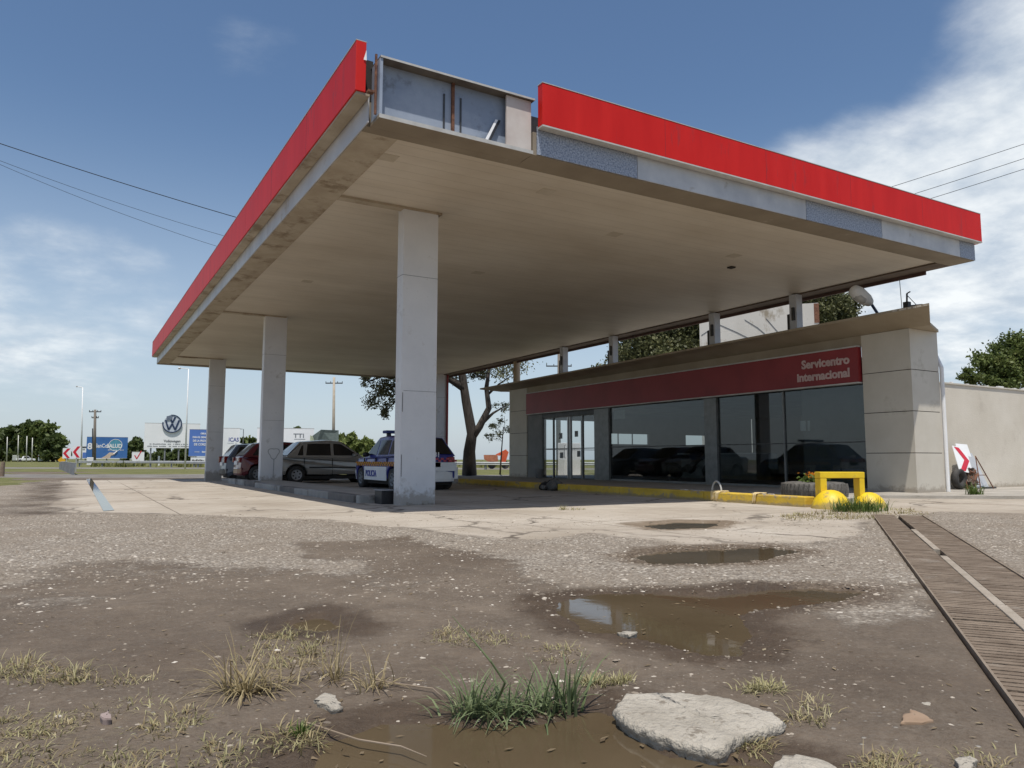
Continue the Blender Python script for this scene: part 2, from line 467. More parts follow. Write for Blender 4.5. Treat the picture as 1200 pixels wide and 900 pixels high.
# ------------------------------------------------------------------ noise
def vnoise(x, y, seed=0):
    xi = np.floor(x).astype(np.int64); yi = np.floor(y).astype(np.int64)
    xf = x-xi; yf = y-yi

    def h(a, b):
        n = (a*374761393+b*668265263+seed*1442695041) & 0x7fffffff
        n = ((n ^ (n >> 13))*1274126177) & 0x7fffffff
        return ((n ^ (n >> 16)) & 0xffff)/65535.0
    u = xf*xf*(3-2*xf); v = yf*yf*(3-2*yf)
    return (h(xi, yi)*(1-u)+h(xi+1, yi)*u)*(1-v)+(h(xi, yi+1)*(1-u)+h(xi+1, yi+1)*u)*v


def fbm(x, y, oct=4, seed=0):
    s = 0; a = 0.5; f = 1.0
    for i in range(oct):
        s = s+a*(vnoise(x*f+i*17.3, y*f-i*9.1, seed+i)-0.5); a *= 0.5; f *= 2.07
    return s


def sstep(a, b, x):
    t = np.clip((x-a)/(b-a), 0, 1); return t*t*(3-2*t)


def sdf_poly(px, py, poly):
    """signed distance, negative inside"""
    poly = np.asarray(poly, float); n = len(poly)
    d = np.full(px.shape, 1e9); inside = np.zeros(px.shape, bool)
    for i in range(n):
        a = poly[i]; b = poly[(i+1) % n]
        e = b-a; wx = px-a[0]; wy = py-a[1]
        t = np.clip((wx*e[0]+wy*e[1])/(e@e+1e-12), 0, 1)
        d = np.minimum(d, (wx-e[0]*t)**2+(wy-e[1]*t)**2)
        c = ((a[1] > py) != (b[1] > py)) & (px < (b[0]-a[0])*(py-a[1])/(b[1]-a[1]+1e-12)+a[0])
        inside ^= c
    d = np.sqrt(d)
    return np.where(inside, -d, d)


def gpoly(pts, Z=0.0):
    return np.array([at(x, y, Z)[:2] for x, y in pts])


# ------------------------------------------------------------------ ground
PUD = {
    'near': ([(300, 960), (345, 900), (385, 866), (450, 844), (500, 838), (560, 842), (640, 838), (700, 828), (735, 838), (790, 874), (850, 886), (930, 897), (915, 960)], -0.014, 0.05),
    'mid': ([(645, 703), (690, 694), (760, 692), (830, 696), (880, 690), (950, 687), (1022, 691), (1000, 700), (930, 708), (880, 713), (868, 722), (888, 745), (872, 766), (830, 766), (780, 752), (735, 744), (690, 738), (655, 720)], -0.014, 0.05),
    'far': ([(733, 653), (770, 645), (830, 642), (900, 640), (938, 645), (900, 656), (840, 660), (770, 660)], -0.012, 0.045),
    'slab': ([(745, 615), (790, 611), (850, 612), (832, 619), (775, 621)], -0.010, 0.04),
    'small': ([(335, 729), (370, 719), (394, 723), (405, 737), (370, 740), (342, 737)], -0.012, 0.04),
}
for k in PUD: PUD[k] = (gpoly(PUD[k][0]),)+PUD[k][1:]
CONC_P = np.vstack([gpoly([(-500, 600), (54, 601), (180, 603), (300, 607), (420, 613), (500, 622), (560, 630), (640, 632), (690, 626), (760, 634), (820, 642), (900, 637), (960, 640), (1015, 628), (1030, 606), (1110, 600), (1290, 604)]),
                    np.array([[40, 6], [40, 45], [8, 39.5], [-0.35, 39.5], [-0.3, 30], [-0.3, 13.45], [-9, 13.4]])])
HX, HY = math.sin(_a), math.cos(_a)


def depth_of(x, y): return x*HX+y*HY


def side_of(x, y): return x*HY-y*HX


GD0 = at(1200, 847)[:2]; GD1 = at(1022, 603)[:2]
GDIR = (GD1-GD0)/np.linalg.norm(GD1-GD0); GN = np.array([GDIR[1], -GDIR[0]])
GS0 = GD0-GDIR*2.2; LG = float(np.linalg.norm(GD1-GS0))


def height(x, y, full=False):
    dep = depth_of(x, y)
    nz = fbm(x*1.1, y*1.1, 4, 3)*0.05+fbm(x*7, y*7, 3, 9)*0.024+fbm(x*23, y*23, 2, 19)*0.010*sstep(5, 3, dep)
    cd = sdf_poly(x, y, CONC_P)+fbm(x*.8, y*.8, 4, 21)*0.5
    cm = sstep(0.30, -0.30, cd)
    nz = nz*(1-0.86*cm)*sstep(80, 25, dep)+0.010*cm
    wet = np.zeros_like(x); dmin = np.full_like(x, 9.0)
    for poly, lvl, dp in PUD.values():
        c = poly.mean(0); rad = np.abs(poly-c).max()+1.6
        m = (np.abs(x-c[0]) < rad) & (np.abs(y-c[1]) < rad)
        if not m.any(): continue
        d = sdf_poly(x[m], y[m], poly)+fbm(x[m]*5, y[m]*5, 3, 31)*0.14
        z = nz[m]
        near = (d < 0.42) & (d < dmin[m])
        z2 = np.where(d > 0, np.maximum(z, lvl+0.004+d*0.03), np.minimum(z, lvl+0.004))
        z2 = z2-sstep(0.02, -0.22, d)*dp
        nz[m] = np.where(near, z2, z)
        wet[m] = np.maximum(wet[m], sstep(0.45, 0.0, d)); dmin[m] = np.minimum(dmin[m], d)
    dip = -0.19*sstep(26.5, 36, y)*sstep(-400, -100, -np.abs(x))
    # level bed under the trench grating
    wv = (x-GS0[0])*GN[0]+(y-GS0[1])*GN[1]; sv = (x-GS0[0])*GDIR[0]+(y-GS0[1])*GDIR[1]
    bed = sstep(-.22, -.03, wv)*sstep(.90, .70, wv)*sstep(-.5, 0, sv)*sstep(LG+.4, LG, sv)
    nz = nz*(1-bed)+bed*(-.002)
    ins = sstep(-.02, .03, wv)*sstep(.69, .64, wv)*sstep(-.3, -.1, sv)*sstep(LG+.1, LG, sv)
    nz = nz-ins*.05
    z = nz+dip
    if full: return z, cm, wet, cd, dep
    return z


def gz(x, y):
    return float(height(np.array([float(x)]), np.array([float(y)]))[0])


def gravel(x, y):
    dep = depth_of(x, y)
    nA = fbm(x*0.45, y*0.45, 4, 41); nC = fbm(x*1.6, y*1.6, 4, 77)
    gv = sstep(3.7, 6.0, dep+nA*3.4+nC*1.6)
    band = sdf_poly(x, y, gpoly([(360, 636), (470, 630), (640, 668), (660, 700), (560, 700), (420, 662)]))
    gv = gv*(1-0.85*sstep(0.35, -0.25, band+nC*0.7))
    bl = sdf_poly(x, y, gpoly([(10, 668), (150, 655), (330, 668), (400, 690), (200, 705), (20, 690)]))
    gv = gv*(1-0.6*sstep(0.3, -0.2, bl+nC*0.8))
    ext = sdf_poly(x, y, gpoly([(560, 640), (1040, 640), (1080, 720), (1010, 780), (900, 690), (620, 690)]))
    gv = np.maximum(gv, sstep(0.4, -0.5, ext+nC*1.1)*0.85)
    gv = gv*sstep(40, 25, dep)
    return gv


def make_ground():
    th = np.concatenate([np.linspace(-180, -48, 34)[:-1], np.linspace(-48, 48, 460), np.linspace(48, 180, 34)[1:-1]])
    th = np.radians(th)+_a
    nr = 620
    rr = 0.55*np.exp(np.linspace(0, math.log(2200/0.55), nr))
    A, Q = np.meshgrid(th, rr)
    x = (Q*np.sin(A)).ravel(); y = (Q*np.cos(A)).ravel()
    z, cm, wet, cd, dep = height(x, y, True)
    sd = side_of(x, y)
    nA = fbm(x*0.45, y*0.45, 4, 41); nB = fbm(x*0.16, y*0.16, 4, 55); nC = fbm(x*1.6, y*1.6, 4, 77)
    gv = gravel(x, y)
    # grass verge
    gr = sstep(46, 49, dep+nB*3)*(sd > -30)
    gl = sdf_poly(x, y, gpoly([(-400, 590), (-60, 580), (20, 572), (38, 561), (20, 553), (-400, 553)], -0.1))
    gr = np.maximum(gr, sstep(0.6, -0.6, gl+nA*2.5))
    far = sstep(52, 60, dep)
    gr = np.maximum(gr, far)
    near_g = sstep(0.10, 0.26, fbm(x*1.3, y*1.3, 4, 88)+0.30*sstep(3.2, 2.0, dep))*np.maximum(sstep(-0.35, -1.0, sd), sstep(.9, 1.3, sd)*sstep(2.3, 1.9, dep))
    gr = np.maximum(gr, 0.42*near_g*sstep(4.5, 3.0, dep))
    # asphalt: access road behind the forecourt and the highway
    asp = sstep(38.5, 40.0, dep+nA*1.2)*sstep(49, 47, dep+nB*3)
    asp = np.maximum(asp, sstep(73, 74, dep)*sstep(86, 85, dep))
    gr = gr*(1-asp)
    dirt = sdf_poly(x, y, gpoly([(10, 603), (58, 602), (78, 562), (40, 560), (40, 575)]))
    drk = sstep(0.6, -0.3, dirt+nC*1.2)
    n = len(th)
    ii, jj = np.meshgrid(np.arange(nr-1), np.arange(n), indexing='ij')
    a = (ii*n+jj).ravel(); b = (ii*n+(jj+1) % n).ravel()
    faces = np.stack([a, b, b+n, a+n], 1)
    v = np.stack([x, y, z], 1)
    # centre cap
    v = np.vstack([v, [[0, 0, -0.01]]])
    app = lambda q, f=0.0: np.append(q, f)
    m = ground_material()
    o = fast_mesh('ground', v, faces, m, smooth=True, attrs=dict(conc=app(cm), gravel=app(gv), wet=app(wet), grass=app(gr), asphalt=app(asp), dark=app(drk), edge=app(np.exp(-(cd/.09)**2)*(np.abs(cd) < .5)*sstep(-3, -1, -dep/10))))
    tag(o, kind='structure')
    return o


def ground_material():
    m, N, L, b = new_mat('ground_surface')
    g = N.new('ShaderNodeNewGeometry'); P = g.outputs['Position']

    def at_(nm):
        n = N.new('ShaderNodeAttribute'); n.attribute_name = nm; return n.outputs['Fac']

    def noise(s, d=5, r=.6, dist=0):
        n = N.new('ShaderNodeTexNoise'); n.inputs['Scale'].default_value = s; n.inputs['Detail'].default_value = d
        n.inputs['Roughness'].default_value = r; n.inputs['Distortion'].default_value = dist
        L.new(P, n.inputs['Vector']); return n.outputs[0]

    def vor(s, feat='F1'):
        n = N.new('ShaderNodeTexVoronoi'); n.inputs['Scale'].default_value = s; n.feature = feat
        L.new(P, n.inputs['Vector']); return n

    def ramp(v, *st):
        n = N.new('ShaderNodeValToRGB'); el = n.color_ramp.elements
        while len(el) < len(st): el.new(0.5)
        for e, (p, c) in zip(el, st): e.position = p; e.color = (*c, 1) if len(c) == 3 else c
        L.new(v, n.inputs[0]); return n.outputs[0]

    def mix(f, a, c, mode='MIX'):
        n = N.new('ShaderNodeMixRGB'); n.blend_type = mode
        for i, v in enumerate((f, a, c)):
            if isinstance(v, (int, float)): n.inputs[i].default_value = v
            elif isinstance(v, tuple): n.inputs[i].default_value = (*v, 1)
            else: L.new(v, n.inputs[i])
        return n.outputs[0]

    def mth(op, a, c=None, d=None, clamp=False):
        n = N.new('ShaderNodeMath'); n.operation = op; n.use_clamp = clamp
        for i, v in enumerate((a, c, d)):
            if v is None: continue
            if isinstance(v, (int, float)): n.inputs[i].default_value = v
            else: L.new(v, n.inputs[i])
        return n.outputs[0]

    def rng_(v, a, c, to0=0.0, to1=1.0):
        n = N.new('ShaderNodeMapRange'); n.inputs['From Min'].default_value = a; n.inputs['From Max'].default_value = c
        n.inputs['To Min'].default_value = to0; n.inputs['To Max'].default_value = to1
        L.new(v, n.inputs['Value']); return n.outputs[0]
    cdn = N.new('ShaderNodeVectorMath'); cdn.operation = 'DOT_PRODUCT'; cdn.inputs[1].default_value = (HX, HY, 0); L.new(P, cdn.inputs[0]); depth_ = cdn.outputs['Value']
    # dirt with small pale stones pressed in
    dirt = ramp(noise(1.7, 8, .65), (.3, (.095, .070, .049)), (.52, (.150, .114, .081)), (.72, (.215, .170, .124)))
    dirt = mix(rng_(noise(6.5, 8, .78), .40, .70, 0, .75), dirt, (.083, .062, .044))
    dirt = mix(rng_(noise(14, 6, .8), .52, .74, 0, .55), dirt, (.24, .195, .145))
    fine = noise(55, 4, .7)
    dirt = mix(rng_(fine, .35, .7), dirt, mix(0.5, dirt, (.20, .17, .135)))
    vs = vor(34)
    spot = mth('MULTIPLY', rng_(vs.outputs['Distance'], .30, .16), mth('GREATER_THAN', rng_(vs.outputs['Color'], 0, 1), .72))
    spot = mth('MULTIPLY', spot, rng_(noise(1.1, 4), .42, .62))
    dirt = mix(spot, dirt, mix(vs.outputs['Color'], (.17, .145, .115), (.36, .33, .285)))
    # gravel
    vg = vor(36); vg2 = vor(78)
    sepn = N.new('ShaderNodeSeparateColor'); L.new(vg.outputs['Color'], sepn.inputs[0])
    grv = ramp(sepn.outputs[0], (0, (.15, .124, .095)), (.4, (.32, .278, .222)), (.75, (.44, .39, .32)), (1, (.62, .575, .50)))
    grv = mix(rng_(vg.outputs['Distance'], .25, .7), grv, (.13, .104, .078))
    sep2 = N.new('ShaderNodeSeparateColor'); L.new(vg2.outputs['Color'], sep2.inputs[0])
    grv = mix(0.35, grv, ramp(sep2.outputs[0], (0, (.16, .132, .10)), (1, (.52, .47, .40))))
    grv = mix(rng_(noise(.9, 6, .65), .36, .60, .62, 0), grv, (.21, .17, .127))
    gm = at_('gravel')
    gmm = rng_(mth('ADD', gm, mth('MULTIPLY', mth('SUBTRACT', noise(4.5, 8, .8), .5), 1.7)), .38, .62)
    col = mix(gmm, dirt, grv)
    # concrete with stains, cracks and joints
    cc = ramp(noise(.55, 8, .62), (.32, (.30, .255, .20)), (.52, (.39, .342, .28)), (.72, (.46, .415, .35)))
    cc = mix(rng_(noise(4.5, 7, .7), .45, .75, 0, .55), cc, (.25, .215, .17))
    vo = vor(.42, 'DISTANCE_TO_EDGE')
    wob = N.new('ShaderNodeVectorMath'); wob.operation = 'MULTIPLY_ADD'
    nn = N.new('ShaderNodeTexNoise'); nn.inputs['Scale'].default_value = 2.2; nn.inputs['Detail'].default_value = 5; L.new(P, nn.inputs['Vector'])
    L.new(nn.outputs['Color'], wob.inputs[0]); wob.inputs[1].default_value = (.8, .8, 0); L.new(P, wob.inputs[2])
    L.new(wob.outputs[0], vo.inputs['Vector'])
    crack = mth('MULTIPLY', rng_(vo.outputs['Distance'], .018, .006), rng_(noise(.35, 4), .42, .58))
    cc = mix(mth('MULTIPLY', crack, .85), cc, (.075, .06, .045))
    sp = N.new('ShaderNodeSeparateXYZ'); L.new(P, sp.inputs[0])
    for ax, step, offv in ((0, 4.3, .8), (1, 4.0, 2.2)):
        fr = mth('ABSOLUTE', mth('SUBTRACT', mth('FRACT', mth('DIVIDE', mth('ADD', sp.outputs[ax], offv), step)), .5))
        ln = rng_(mth('ADD', fr, mth('MULTIPLY', mth('SUBTRACT', nn.outputs[0], .5), .006)), .0035, .0015)
        cc = mix(mth('MULTIPLY', ln, .8), cc, (.09, .073, .055))
    speck = mth('MULTIPLY', rng_(vg.outputs['Distance'], .3, .15), mth('GREATER_THAN', sepn.outputs[1], .82))
    cc = mix(mth('MULTIPLY', speck, rng_(noise(.8, 4), .45, .6)), cc, (.16, .135, .105))
    cc = mix(mth('MULTIPLY', mth('MULTIPLY', at_('edge'), rng_(noise(.55, 3), .47, .53)), .85), cc, (.055, .042, .03))
    cm = at_('conc')
    cmm = rng_(mth('ADD', cm, mth('MULTIPLY', mth('SUBTRACT', noise(2.6, 7, .7), .5), .9)), .38, .62)
    col = mix(cmm, col, cc)
    dk = mth('MULTIPLY', at_('dark'), rng_(noise(1.2, 6, .7), .3, .6))
    col = mix(mth('MULTIPLY', dk, .95), col, (.078, .058, .042))
    asp = ramp(noise(.5, 7, .65), (.3, (.15, .14, .125)), (.7, (.24, .225, .20)))
    col = mix(at_('asphalt'), col, asp)
    gs = ramp(noise(.35, 9, .7), (.3, (.075, .085, .022)), (.5, (.145, .145, .045)), (.7, (.235, .205, .095)))
    gs = mix(rng_(noise(9, 5, .7), .35, .7), gs, mix(.5, gs, (.05, .06, .015)))
    gs = mix(rng_(depth_, 9, 4), gs, (.17, .135, .085))
    gmk = rng_(mth('ADD', at_('grass'), mth('MULTIPLY', mth('SUBTRACT', noise(7, 6, .75), .5), .8)), .4, .7)
    col = mix(gmk, col, gs)
    wt = at_('wet')
    wtn = rng_(mth('ADD', wt, mth('MULTIPLY', mth('SUBTRACT', noise(4.5, 8, .78), .5), 1.5)), .35, .85)
    damp = rng_(noise(.42, 5, .6), .50, .62)
    damp = mth('MULTIPLY', damp, mth('SUBTRACT', 1.0, mth('MAXIMUM', mth('MAXIMUM', cmm, gmm), gmk)))
    wtn = mth('MAXIMUM', wtn, mth('MULTIPLY', damp, .6), clamp=True)
    col = mix(wtn, col, mix(1.0, col, (.52, .46, .40), 'MULTIPLY'))
    L.new(col, b.inputs['Base Color'])
    rg = mth('SUBTRACT', .92, mth('MULTIPLY', wtn, .36))
    L.new(rg, b.inputs['Roughness'])
    b.inputs['Specular IOR Level'].default_value = .3
    # relief
    hg = mth('MULTIPLY', mth('SUBTRACT', 1.0, vg.outputs['Distance']), mth('MULTIPLY', gmm, mth('SUBTRACT', 1.0, cmm)))
    h = mth('ADD', mth('ADD', mth('MULTIPLY', noise(22, 6, .75), 1.1), mth('MULTIPLY', noise(70, 3, .7), .35)), mth('MULTIPLY', hg, .8))
    h = mth('ADD', h, mth('MULTIPLY', spot, .4))
    h = mth('SUBTRACT', h, mth('MULTIPLY', crack, mth('MULTIPLY', cmm, .8)))
    h = mth('MULTIPLY', h, mth('SUBTRACT', 1.0, mth('MULTIPLY', cmm, .7)))
    bp = N.new('ShaderNodeBump'); bp.inputs['Strength'].default_value = .9; bp.inputs['Distance'].default_value = .018
    L.new(h, bp.inputs['Height']); L.new(bp.outputs[0], b.inputs['Normal'])
    return m


make_ground()

# puddle water
mw, N_, L_, b_ = new_mat('muddy_water')
nz_ = N_.new('ShaderNodeTexNoise'); nz_.inputs['Scale'].default_value = 1.3; nz_.inputs['Detail'].default_value = 5
tc_ = N_.new('ShaderNodeTexCoord'); L_.new(tc_.outputs['Object'], nz_.inputs['Vector'])
cr_ = N_.new('ShaderNodeValToRGB')
cr_.color_ramp.elements[0].position = .35; cr_.color_ramp.elements[0].color = (.076, .055, .031, 1)
cr_.color_ramp.elements[1].position = .7; cr_.color_ramp.elements[1].color = (.106, .079, .047, 1)
L_.new(nz_.outputs[0], cr_.inputs[0]); L_.new(cr_.outputs[0], b_.inputs['Base Color'])
b_.inputs['Roughness'].default_value = .04
b_.inputs['IOR'].default_value = 1.33
nb_ = N_.new('ShaderNodeTexNoise'); nb_.inputs['Scale'].default_value = 9; L_.new(tc_.outputs['Object'], nb_.inputs['Vector'])
bb_ = N_.new('ShaderNodeBump'); bb_.inputs['Strength'].default_value = .03; bb_.inputs['Distance'].default_value = .01
L_.new(nb_.outputs[0], bb_.inputs['Height']); L_.new(bb_.outputs[0], b_.inputs['Normal'])


def offset_poly(poly, d):
    n = len(poly); out = []
    area = sum(poly[i][0]*poly[(i+1) % n][1]-poly[(i+1) % n][0]*poly[i][1] for i in range(n))
    s = 1 if area > 0 else -1
    for i in range(n):
        a, b, c = np.array(poly[i-1]), np.array(poly[i]), np.array(poly[(i+1) % n])
        e1 = (b-a)/np.linalg.norm(b-a); e2 = (c-b)/np.linalg.norm(c-b)
        nrm = np.array([e1[1]+e2[1], -(e1[0]+e2[0])])*s
        nrm = nrm/(np.linalg.norm(nrm)+1e-6)
        out.append(b+nrm*d)
    return out


for nm, (poly, lvl, dp) in PUD.items():
    q = offset_poly(poly, 0.16)
    mb = MB(); mb.add([(p[0], p[1], lvl) for p in q], [tuple(range(len(q)))])
    o = mb.build('puddle_water', mw)
    tag(o, kind='structure')

# long thin water-filled drain channel across the slab on the left, with rusty edge angles
dc = [at(101, 562), at(107, 561), at(134, 599), at(121, 600)]
zc = [gz(p[0], p[1]) for p in dc]
mb = MB(); mb.add([(p[0], p[1], max(zc)+0.006) for p in dc], [(0, 1, 2, 3)])
tag(mb.build('drain_water', mw), kind='structure')

# ------------------------------------------------------------------ canopy
SZ = 5.26
X0, X1, Y0, Y1 = 3.17, 17.28, 9.02, 39.0
can = empty('station_canopy', (10.2, 24.0, 0), 'abandoned fuel station canopy with red fascia, torn open at its near corner', 'canopy')


def soffit_material():
    m, N, L, b = new_mat('soffit_strips')
    g = N.new('ShaderNodeNewGeometry'); P = g.outputs['Position']
    sp = N.new('ShaderNodeSeparateXYZ'); L.new(P, sp.inputs[0])

    def mth(op, a, c=None):
        n = N.new('ShaderNodeMath'); n.operation = op
        for i, v in enumerate((a, c)):
            if v is None: continue
            if isinstance(v, (int, float)): n.inputs[i].default_value = v
            else: L.new(v, n.inputs[i])
        return n.outputs[0]
    fr = mth('ABSOLUTE', mth('SUBTRACT', mth('FRACT', mth('DIVIDE', sp.outputs[1], .30)), .5))
    mr = N.new('ShaderNodeMapRange'); mr.inputs['From Min'].default_value = .035; mr.inputs['From Max'].default_value = .012
    L.new(fr, mr.inputs['Value'])
    mp = N.new('ShaderNodeMapping'); mp.inputs['Scale'].default_value = (.35, .6, 1); L.new(P, mp.inputs[0])
    n = N.new('ShaderNodeTexNoise'); n.inputs['Scale'].default_value = 1.0; n.inputs['Detail'].default_value = 7; n.inputs['Roughness'].default_value = .65
    L.new(mp.outputs[0], n.inputs['Vector'])
    cr = N.new('ShaderNodeValToRGB')
    cr.color_ramp.elements[0].position = .33; cr.color_ramp.elements[0].color = (.54, .47, .375, 1)
    cr.color_ramp.elements[1].position = .66; cr.color_ramp.elements[1].color = (.66, .595, .495, 1)
    L.new(n.outputs[0], cr.inputs[0])
    fl = mth('FLOOR', mth('DIVIDE', sp.outputs[1], .30))
    wn = N.new('ShaderNodeTexWhiteNoise'); wn.noise_dimensions = '1D'; L.new(fl, wn.inputs['W'])
    hs = N.new('ShaderNodeMixRGB'); hs.blend_type = 'MULTIPLY'; hs.inputs[0].default_value = .05
    L.new(cr.outputs[0], hs.inputs[1]); L.new(wn.outputs['Value'], hs.inputs[2])
    mx = N.new('ShaderNodeMixRGB'); L.new(mth('MULTIPLY', mr.outputs[0], .18), mx.inputs[0]); L.new(hs.outputs[0], mx.inputs[1]); mx.inputs[2].default_value = (.12, .10, .08, 1)
    L.new(mx.outputs[0], b.inputs['Base Color'])
    b.inputs['Roughness'].default_value = .55
    bp = N.new('ShaderNodeBump'); bp.inputs['Strength'].default_value = .5; bp.inputs['Distance'].default_value = .012; bp.invert = True
    L.new(mr.outputs[0], bp.inputs['Height']); L.new(bp.outputs[0], b.inputs['Normal'])
    return m


EB = 0.52   # edge beam width
mb = MB(); mb.box(X0+EB, X1-EB, Y0+EB, Y1-EB, SZ+.035, SZ+.12); mb.build('soffit', soffit_material(), can)
mb = MB(); mb.box(X0+.35, X1-.1, Y0+.42, Y1-.1, SZ+.36, 6.08); mb.build('roof_deck', dark_metal, can)
for nm_, b4 in (('edge_beam', (5.6, X1, Y0, Y0+EB)), ('edge_beam', (X0, 5.597, Y0+.34, Y0+EB)), ('edge_beam', (X0, X1, Y1-EB, Y1)), ('edge_beam', (X0, X0+EB, Y0+EB+.003, Y1-EB-.003)), ('edge_beam', (X1-EB, X1, Y0+EB+.003, Y1-EB-.003))):
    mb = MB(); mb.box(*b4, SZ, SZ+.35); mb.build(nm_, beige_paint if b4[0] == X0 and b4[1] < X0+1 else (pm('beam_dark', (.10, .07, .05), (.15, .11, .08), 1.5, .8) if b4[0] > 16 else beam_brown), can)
fx_ = at(857, 313, SZ+.03); mb = MB(); mb.box(fx_[0]-.07, fx_[0]+.07, fx_[1]-.07, fx_[1]+.07, SZ+.005, SZ+.034); mb.build('lamp_stub', dark_void, can)
for px_, py_ in ((455, 185), (640, 225), (720, 275), (360, 330), (560, 320), (860, 300)):
    q_ = at(px_, py_, SZ+.03); mb = MB(); mb.box(q_[0]-.13, q_[0]+.13, q_[1]-.13, q_[1]+.13, SZ+.030, SZ+.0345); mb.build('cover_plate', pm('cover_plate_paint', (.44, .38, .29), (.52, .46, .37)), can)
mb = MB(); mb.box(X1-.05, X1+.002, Y0+1.1, Y1-.1, SZ-.08, SZ-.002); mb.build('edge_flashing', pm('flashing_maroon', (.085, .045, .035), (.13, .07, .055), 1.5, .7), can)
# cross ribs running from the left edge to each column
for yc in (12.34, 24.0, 35.7):
    mb = MB(); mb.box(X0+EB+.003, 5.6, yc-.16, yc+.02, SZ-.01, SZ+.034); mb.build('soffit_rib', beige_paint, can)
# cladding strips on the beam under the red fascia, front
for a, c, mt, lab in ((5.66, 7.55, galv, 'bare flaked galvanised cladding strip'), (7.56, 11.6, band_white, None), (11.61, 13.9, galv, 'bare flaked galvanised cladding strip'), (13.91, 16.7, band_white, None), (16.71, 17.3, galv, None)):
    mb = MB(); mb.box(a, c, Y0-.02, Y0-.003, SZ+.012, 5.70); o = mb.build('cladding_strip', mt, can)
    if lab: o['label'] = lab
yy = 9.25
for i, ln in enumerate((6.1, 7.4, 6.0, 7.0, 3.2)):
    mb = MB(); mb.box(X0-.02, X0-.003, yy, yy+ln-.012, SZ+.012, 5.66); mb.build('cladding_strip', band_white if i else pm('band_pale', (.46, .46, .47), (.58, .58, .58), 1, .5, c3=(.36, .30, .22), c3thr=.6, c3scale=1.5), can); yy += ln
mb = MB(); mb.box(X1+.003, X1+.02, Y0, Y1, SZ+.012, 5.66); mb.build('cladding_strip', band_white, can)
# red fascias
mb = MB(); mb.box(5.66, X1+.06, Y0-.17, Y0-.04, 5.67, 6.31); f1 = mb.build('fascia', red_panel, can, bevel=.006)
mb = MB(); mb.box(5.66, X1+.06, Y0-.175, Y0-.035, 5.645, 5.668); mb.build('fascia_trim', trim_grey, f1)
mb = MB(); mb.box(5.655, X1+.065, Y0-.175, Y0-.035, 6.311, 6.322); mb.build('fascia_trim', trim_grey, f1)
for k in range(1, 5):
    mb = MB(); xj = 5.66+k*2.36; mb.box(xj-.003, xj+.003, Y0-.1712, Y0-.165, 5.672, 6.308); mb.build('fascia_joint', red_dull, f1)
mb = MB(); mb.box(X0-.235, X0-.095, Y0+.12, Y1, 5.62, 6.31); f2 = mb.build('fascia', red_panel, can, bevel=.006)
for k in range(1, 12):
    mb = MB(); yj = Y0+.12+k*2.45; mb.box(X0-.2362, X0-.23, yj-.003, yj+.003, 5.625, 6.308); mb.build('fascia_joint', red_dull, f2)
mb = MB(); mb.box(X0-.24, X0-.09, Y0+.12, Y1, 6.311, 6.322); mb.build('fascia_trim', trim_grey, f2)
mb = MB(); mb.box(X0-.215, X0-.03, Y0+.14, Y1, 5.585, 5.618); mb.build('fascia_trim', beige_paint, f2)
mb = MB(); mb.box(X1+.05, X1+.18, Y0-.03, Y1, 5.67, 6.31); mb.build('fascia', red_panel, can, bevel=.006)
mb = MB(); mb.box(X0, X1, Y1+.05, Y1+.18, 5.67, 6.31); mb.build('fascia', red_panel, can, bevel=.006)
# exposed sign box at the torn corner
sb_x0, sb_x1 = X0+.07, 5.56
mb = MB()
mb.box(sb_x0+.02, sb_x1, Y0+.145, Y0+.33, SZ+.046, 6.08)
ob = mb.build('exposed_sign_box', blue_steel, can); ob['label'] = 'open sign box with bare blue grey back panel'
mb = MB(); mb.box(sb_x0-.02, sb_x1+.06, Y0-.03, Y0+.36, 6.083, 6.105); mb.build('box_lid', pm('lid_brown', (.10, .085, .07), (.17, .15, .125), 3, .7), ob)
mb = MB(); mb.box(sb_x0-.02, sb_x1+.06, Y0-.034, Y0-.0305, 6.08, 6.108); mb.build('lid_edge', trim_grey, ob)
mb = MB(); mb.box(sb_x0-.02, sb_x0+.018, Y0-.02, Y0+.30, SZ+.046, 6.08); mb.build('box_edge', blue_steel, ob)
mb = MB(); mb.box(sb_x0-.02, sb_x1+.03, Y0-.012, Y0+.337, SZ, SZ+.044); mb.build('box_sill', beam_brown, ob)
mb = MB(); mb.box(sb_x0-.02, sb_x1+.03, Y0-.022, Y0-.0125, SZ-.004, SZ+.05); mb.build('box_trim', trim_grey, ob)
mb = MB(); mb.box(4.33, 4.37, Y0+.105, Y0+.143, SZ+.046, 6.08); mb.build('box_upright', rust, ob)
for dx in (-.13, .13):
    mb = MB(); mb.box(4.35+dx-.012, 4.35+dx+.012, Y0+.130, Y0+.143, SZ+.1, 5.90); mb.build('box_rail', dark_metal, ob)
mb = MB(); mb.box(5.16, sb_x1+.02, Y0+.02, Y0+.05, SZ+.05, 6.075); q = mb.build('loose_sheet', pink_sheet, ob)
mb = MB(); mb.add([(4.82, Y0+.05, SZ+.05), (4.86, Y0+.05, SZ+.05), (5.07, Y0+.11, SZ+.45), (5.03, Y0+.11, SZ+.45), (4.82, Y0+.07, SZ+.05), (4.86, Y0+.07, SZ+.05), (5.07, Y0+.125, SZ+.44), (5.03, Y0+.125, SZ+.44)],
                   [(0, 1, 2, 3), (4, 5, 6, 7), (0, 1, 5, 4), (1, 2, 6, 5), (2, 3, 7, 6), (3, 0, 4, 7)])
mb.build('loose_bracket', white_paint, ob)
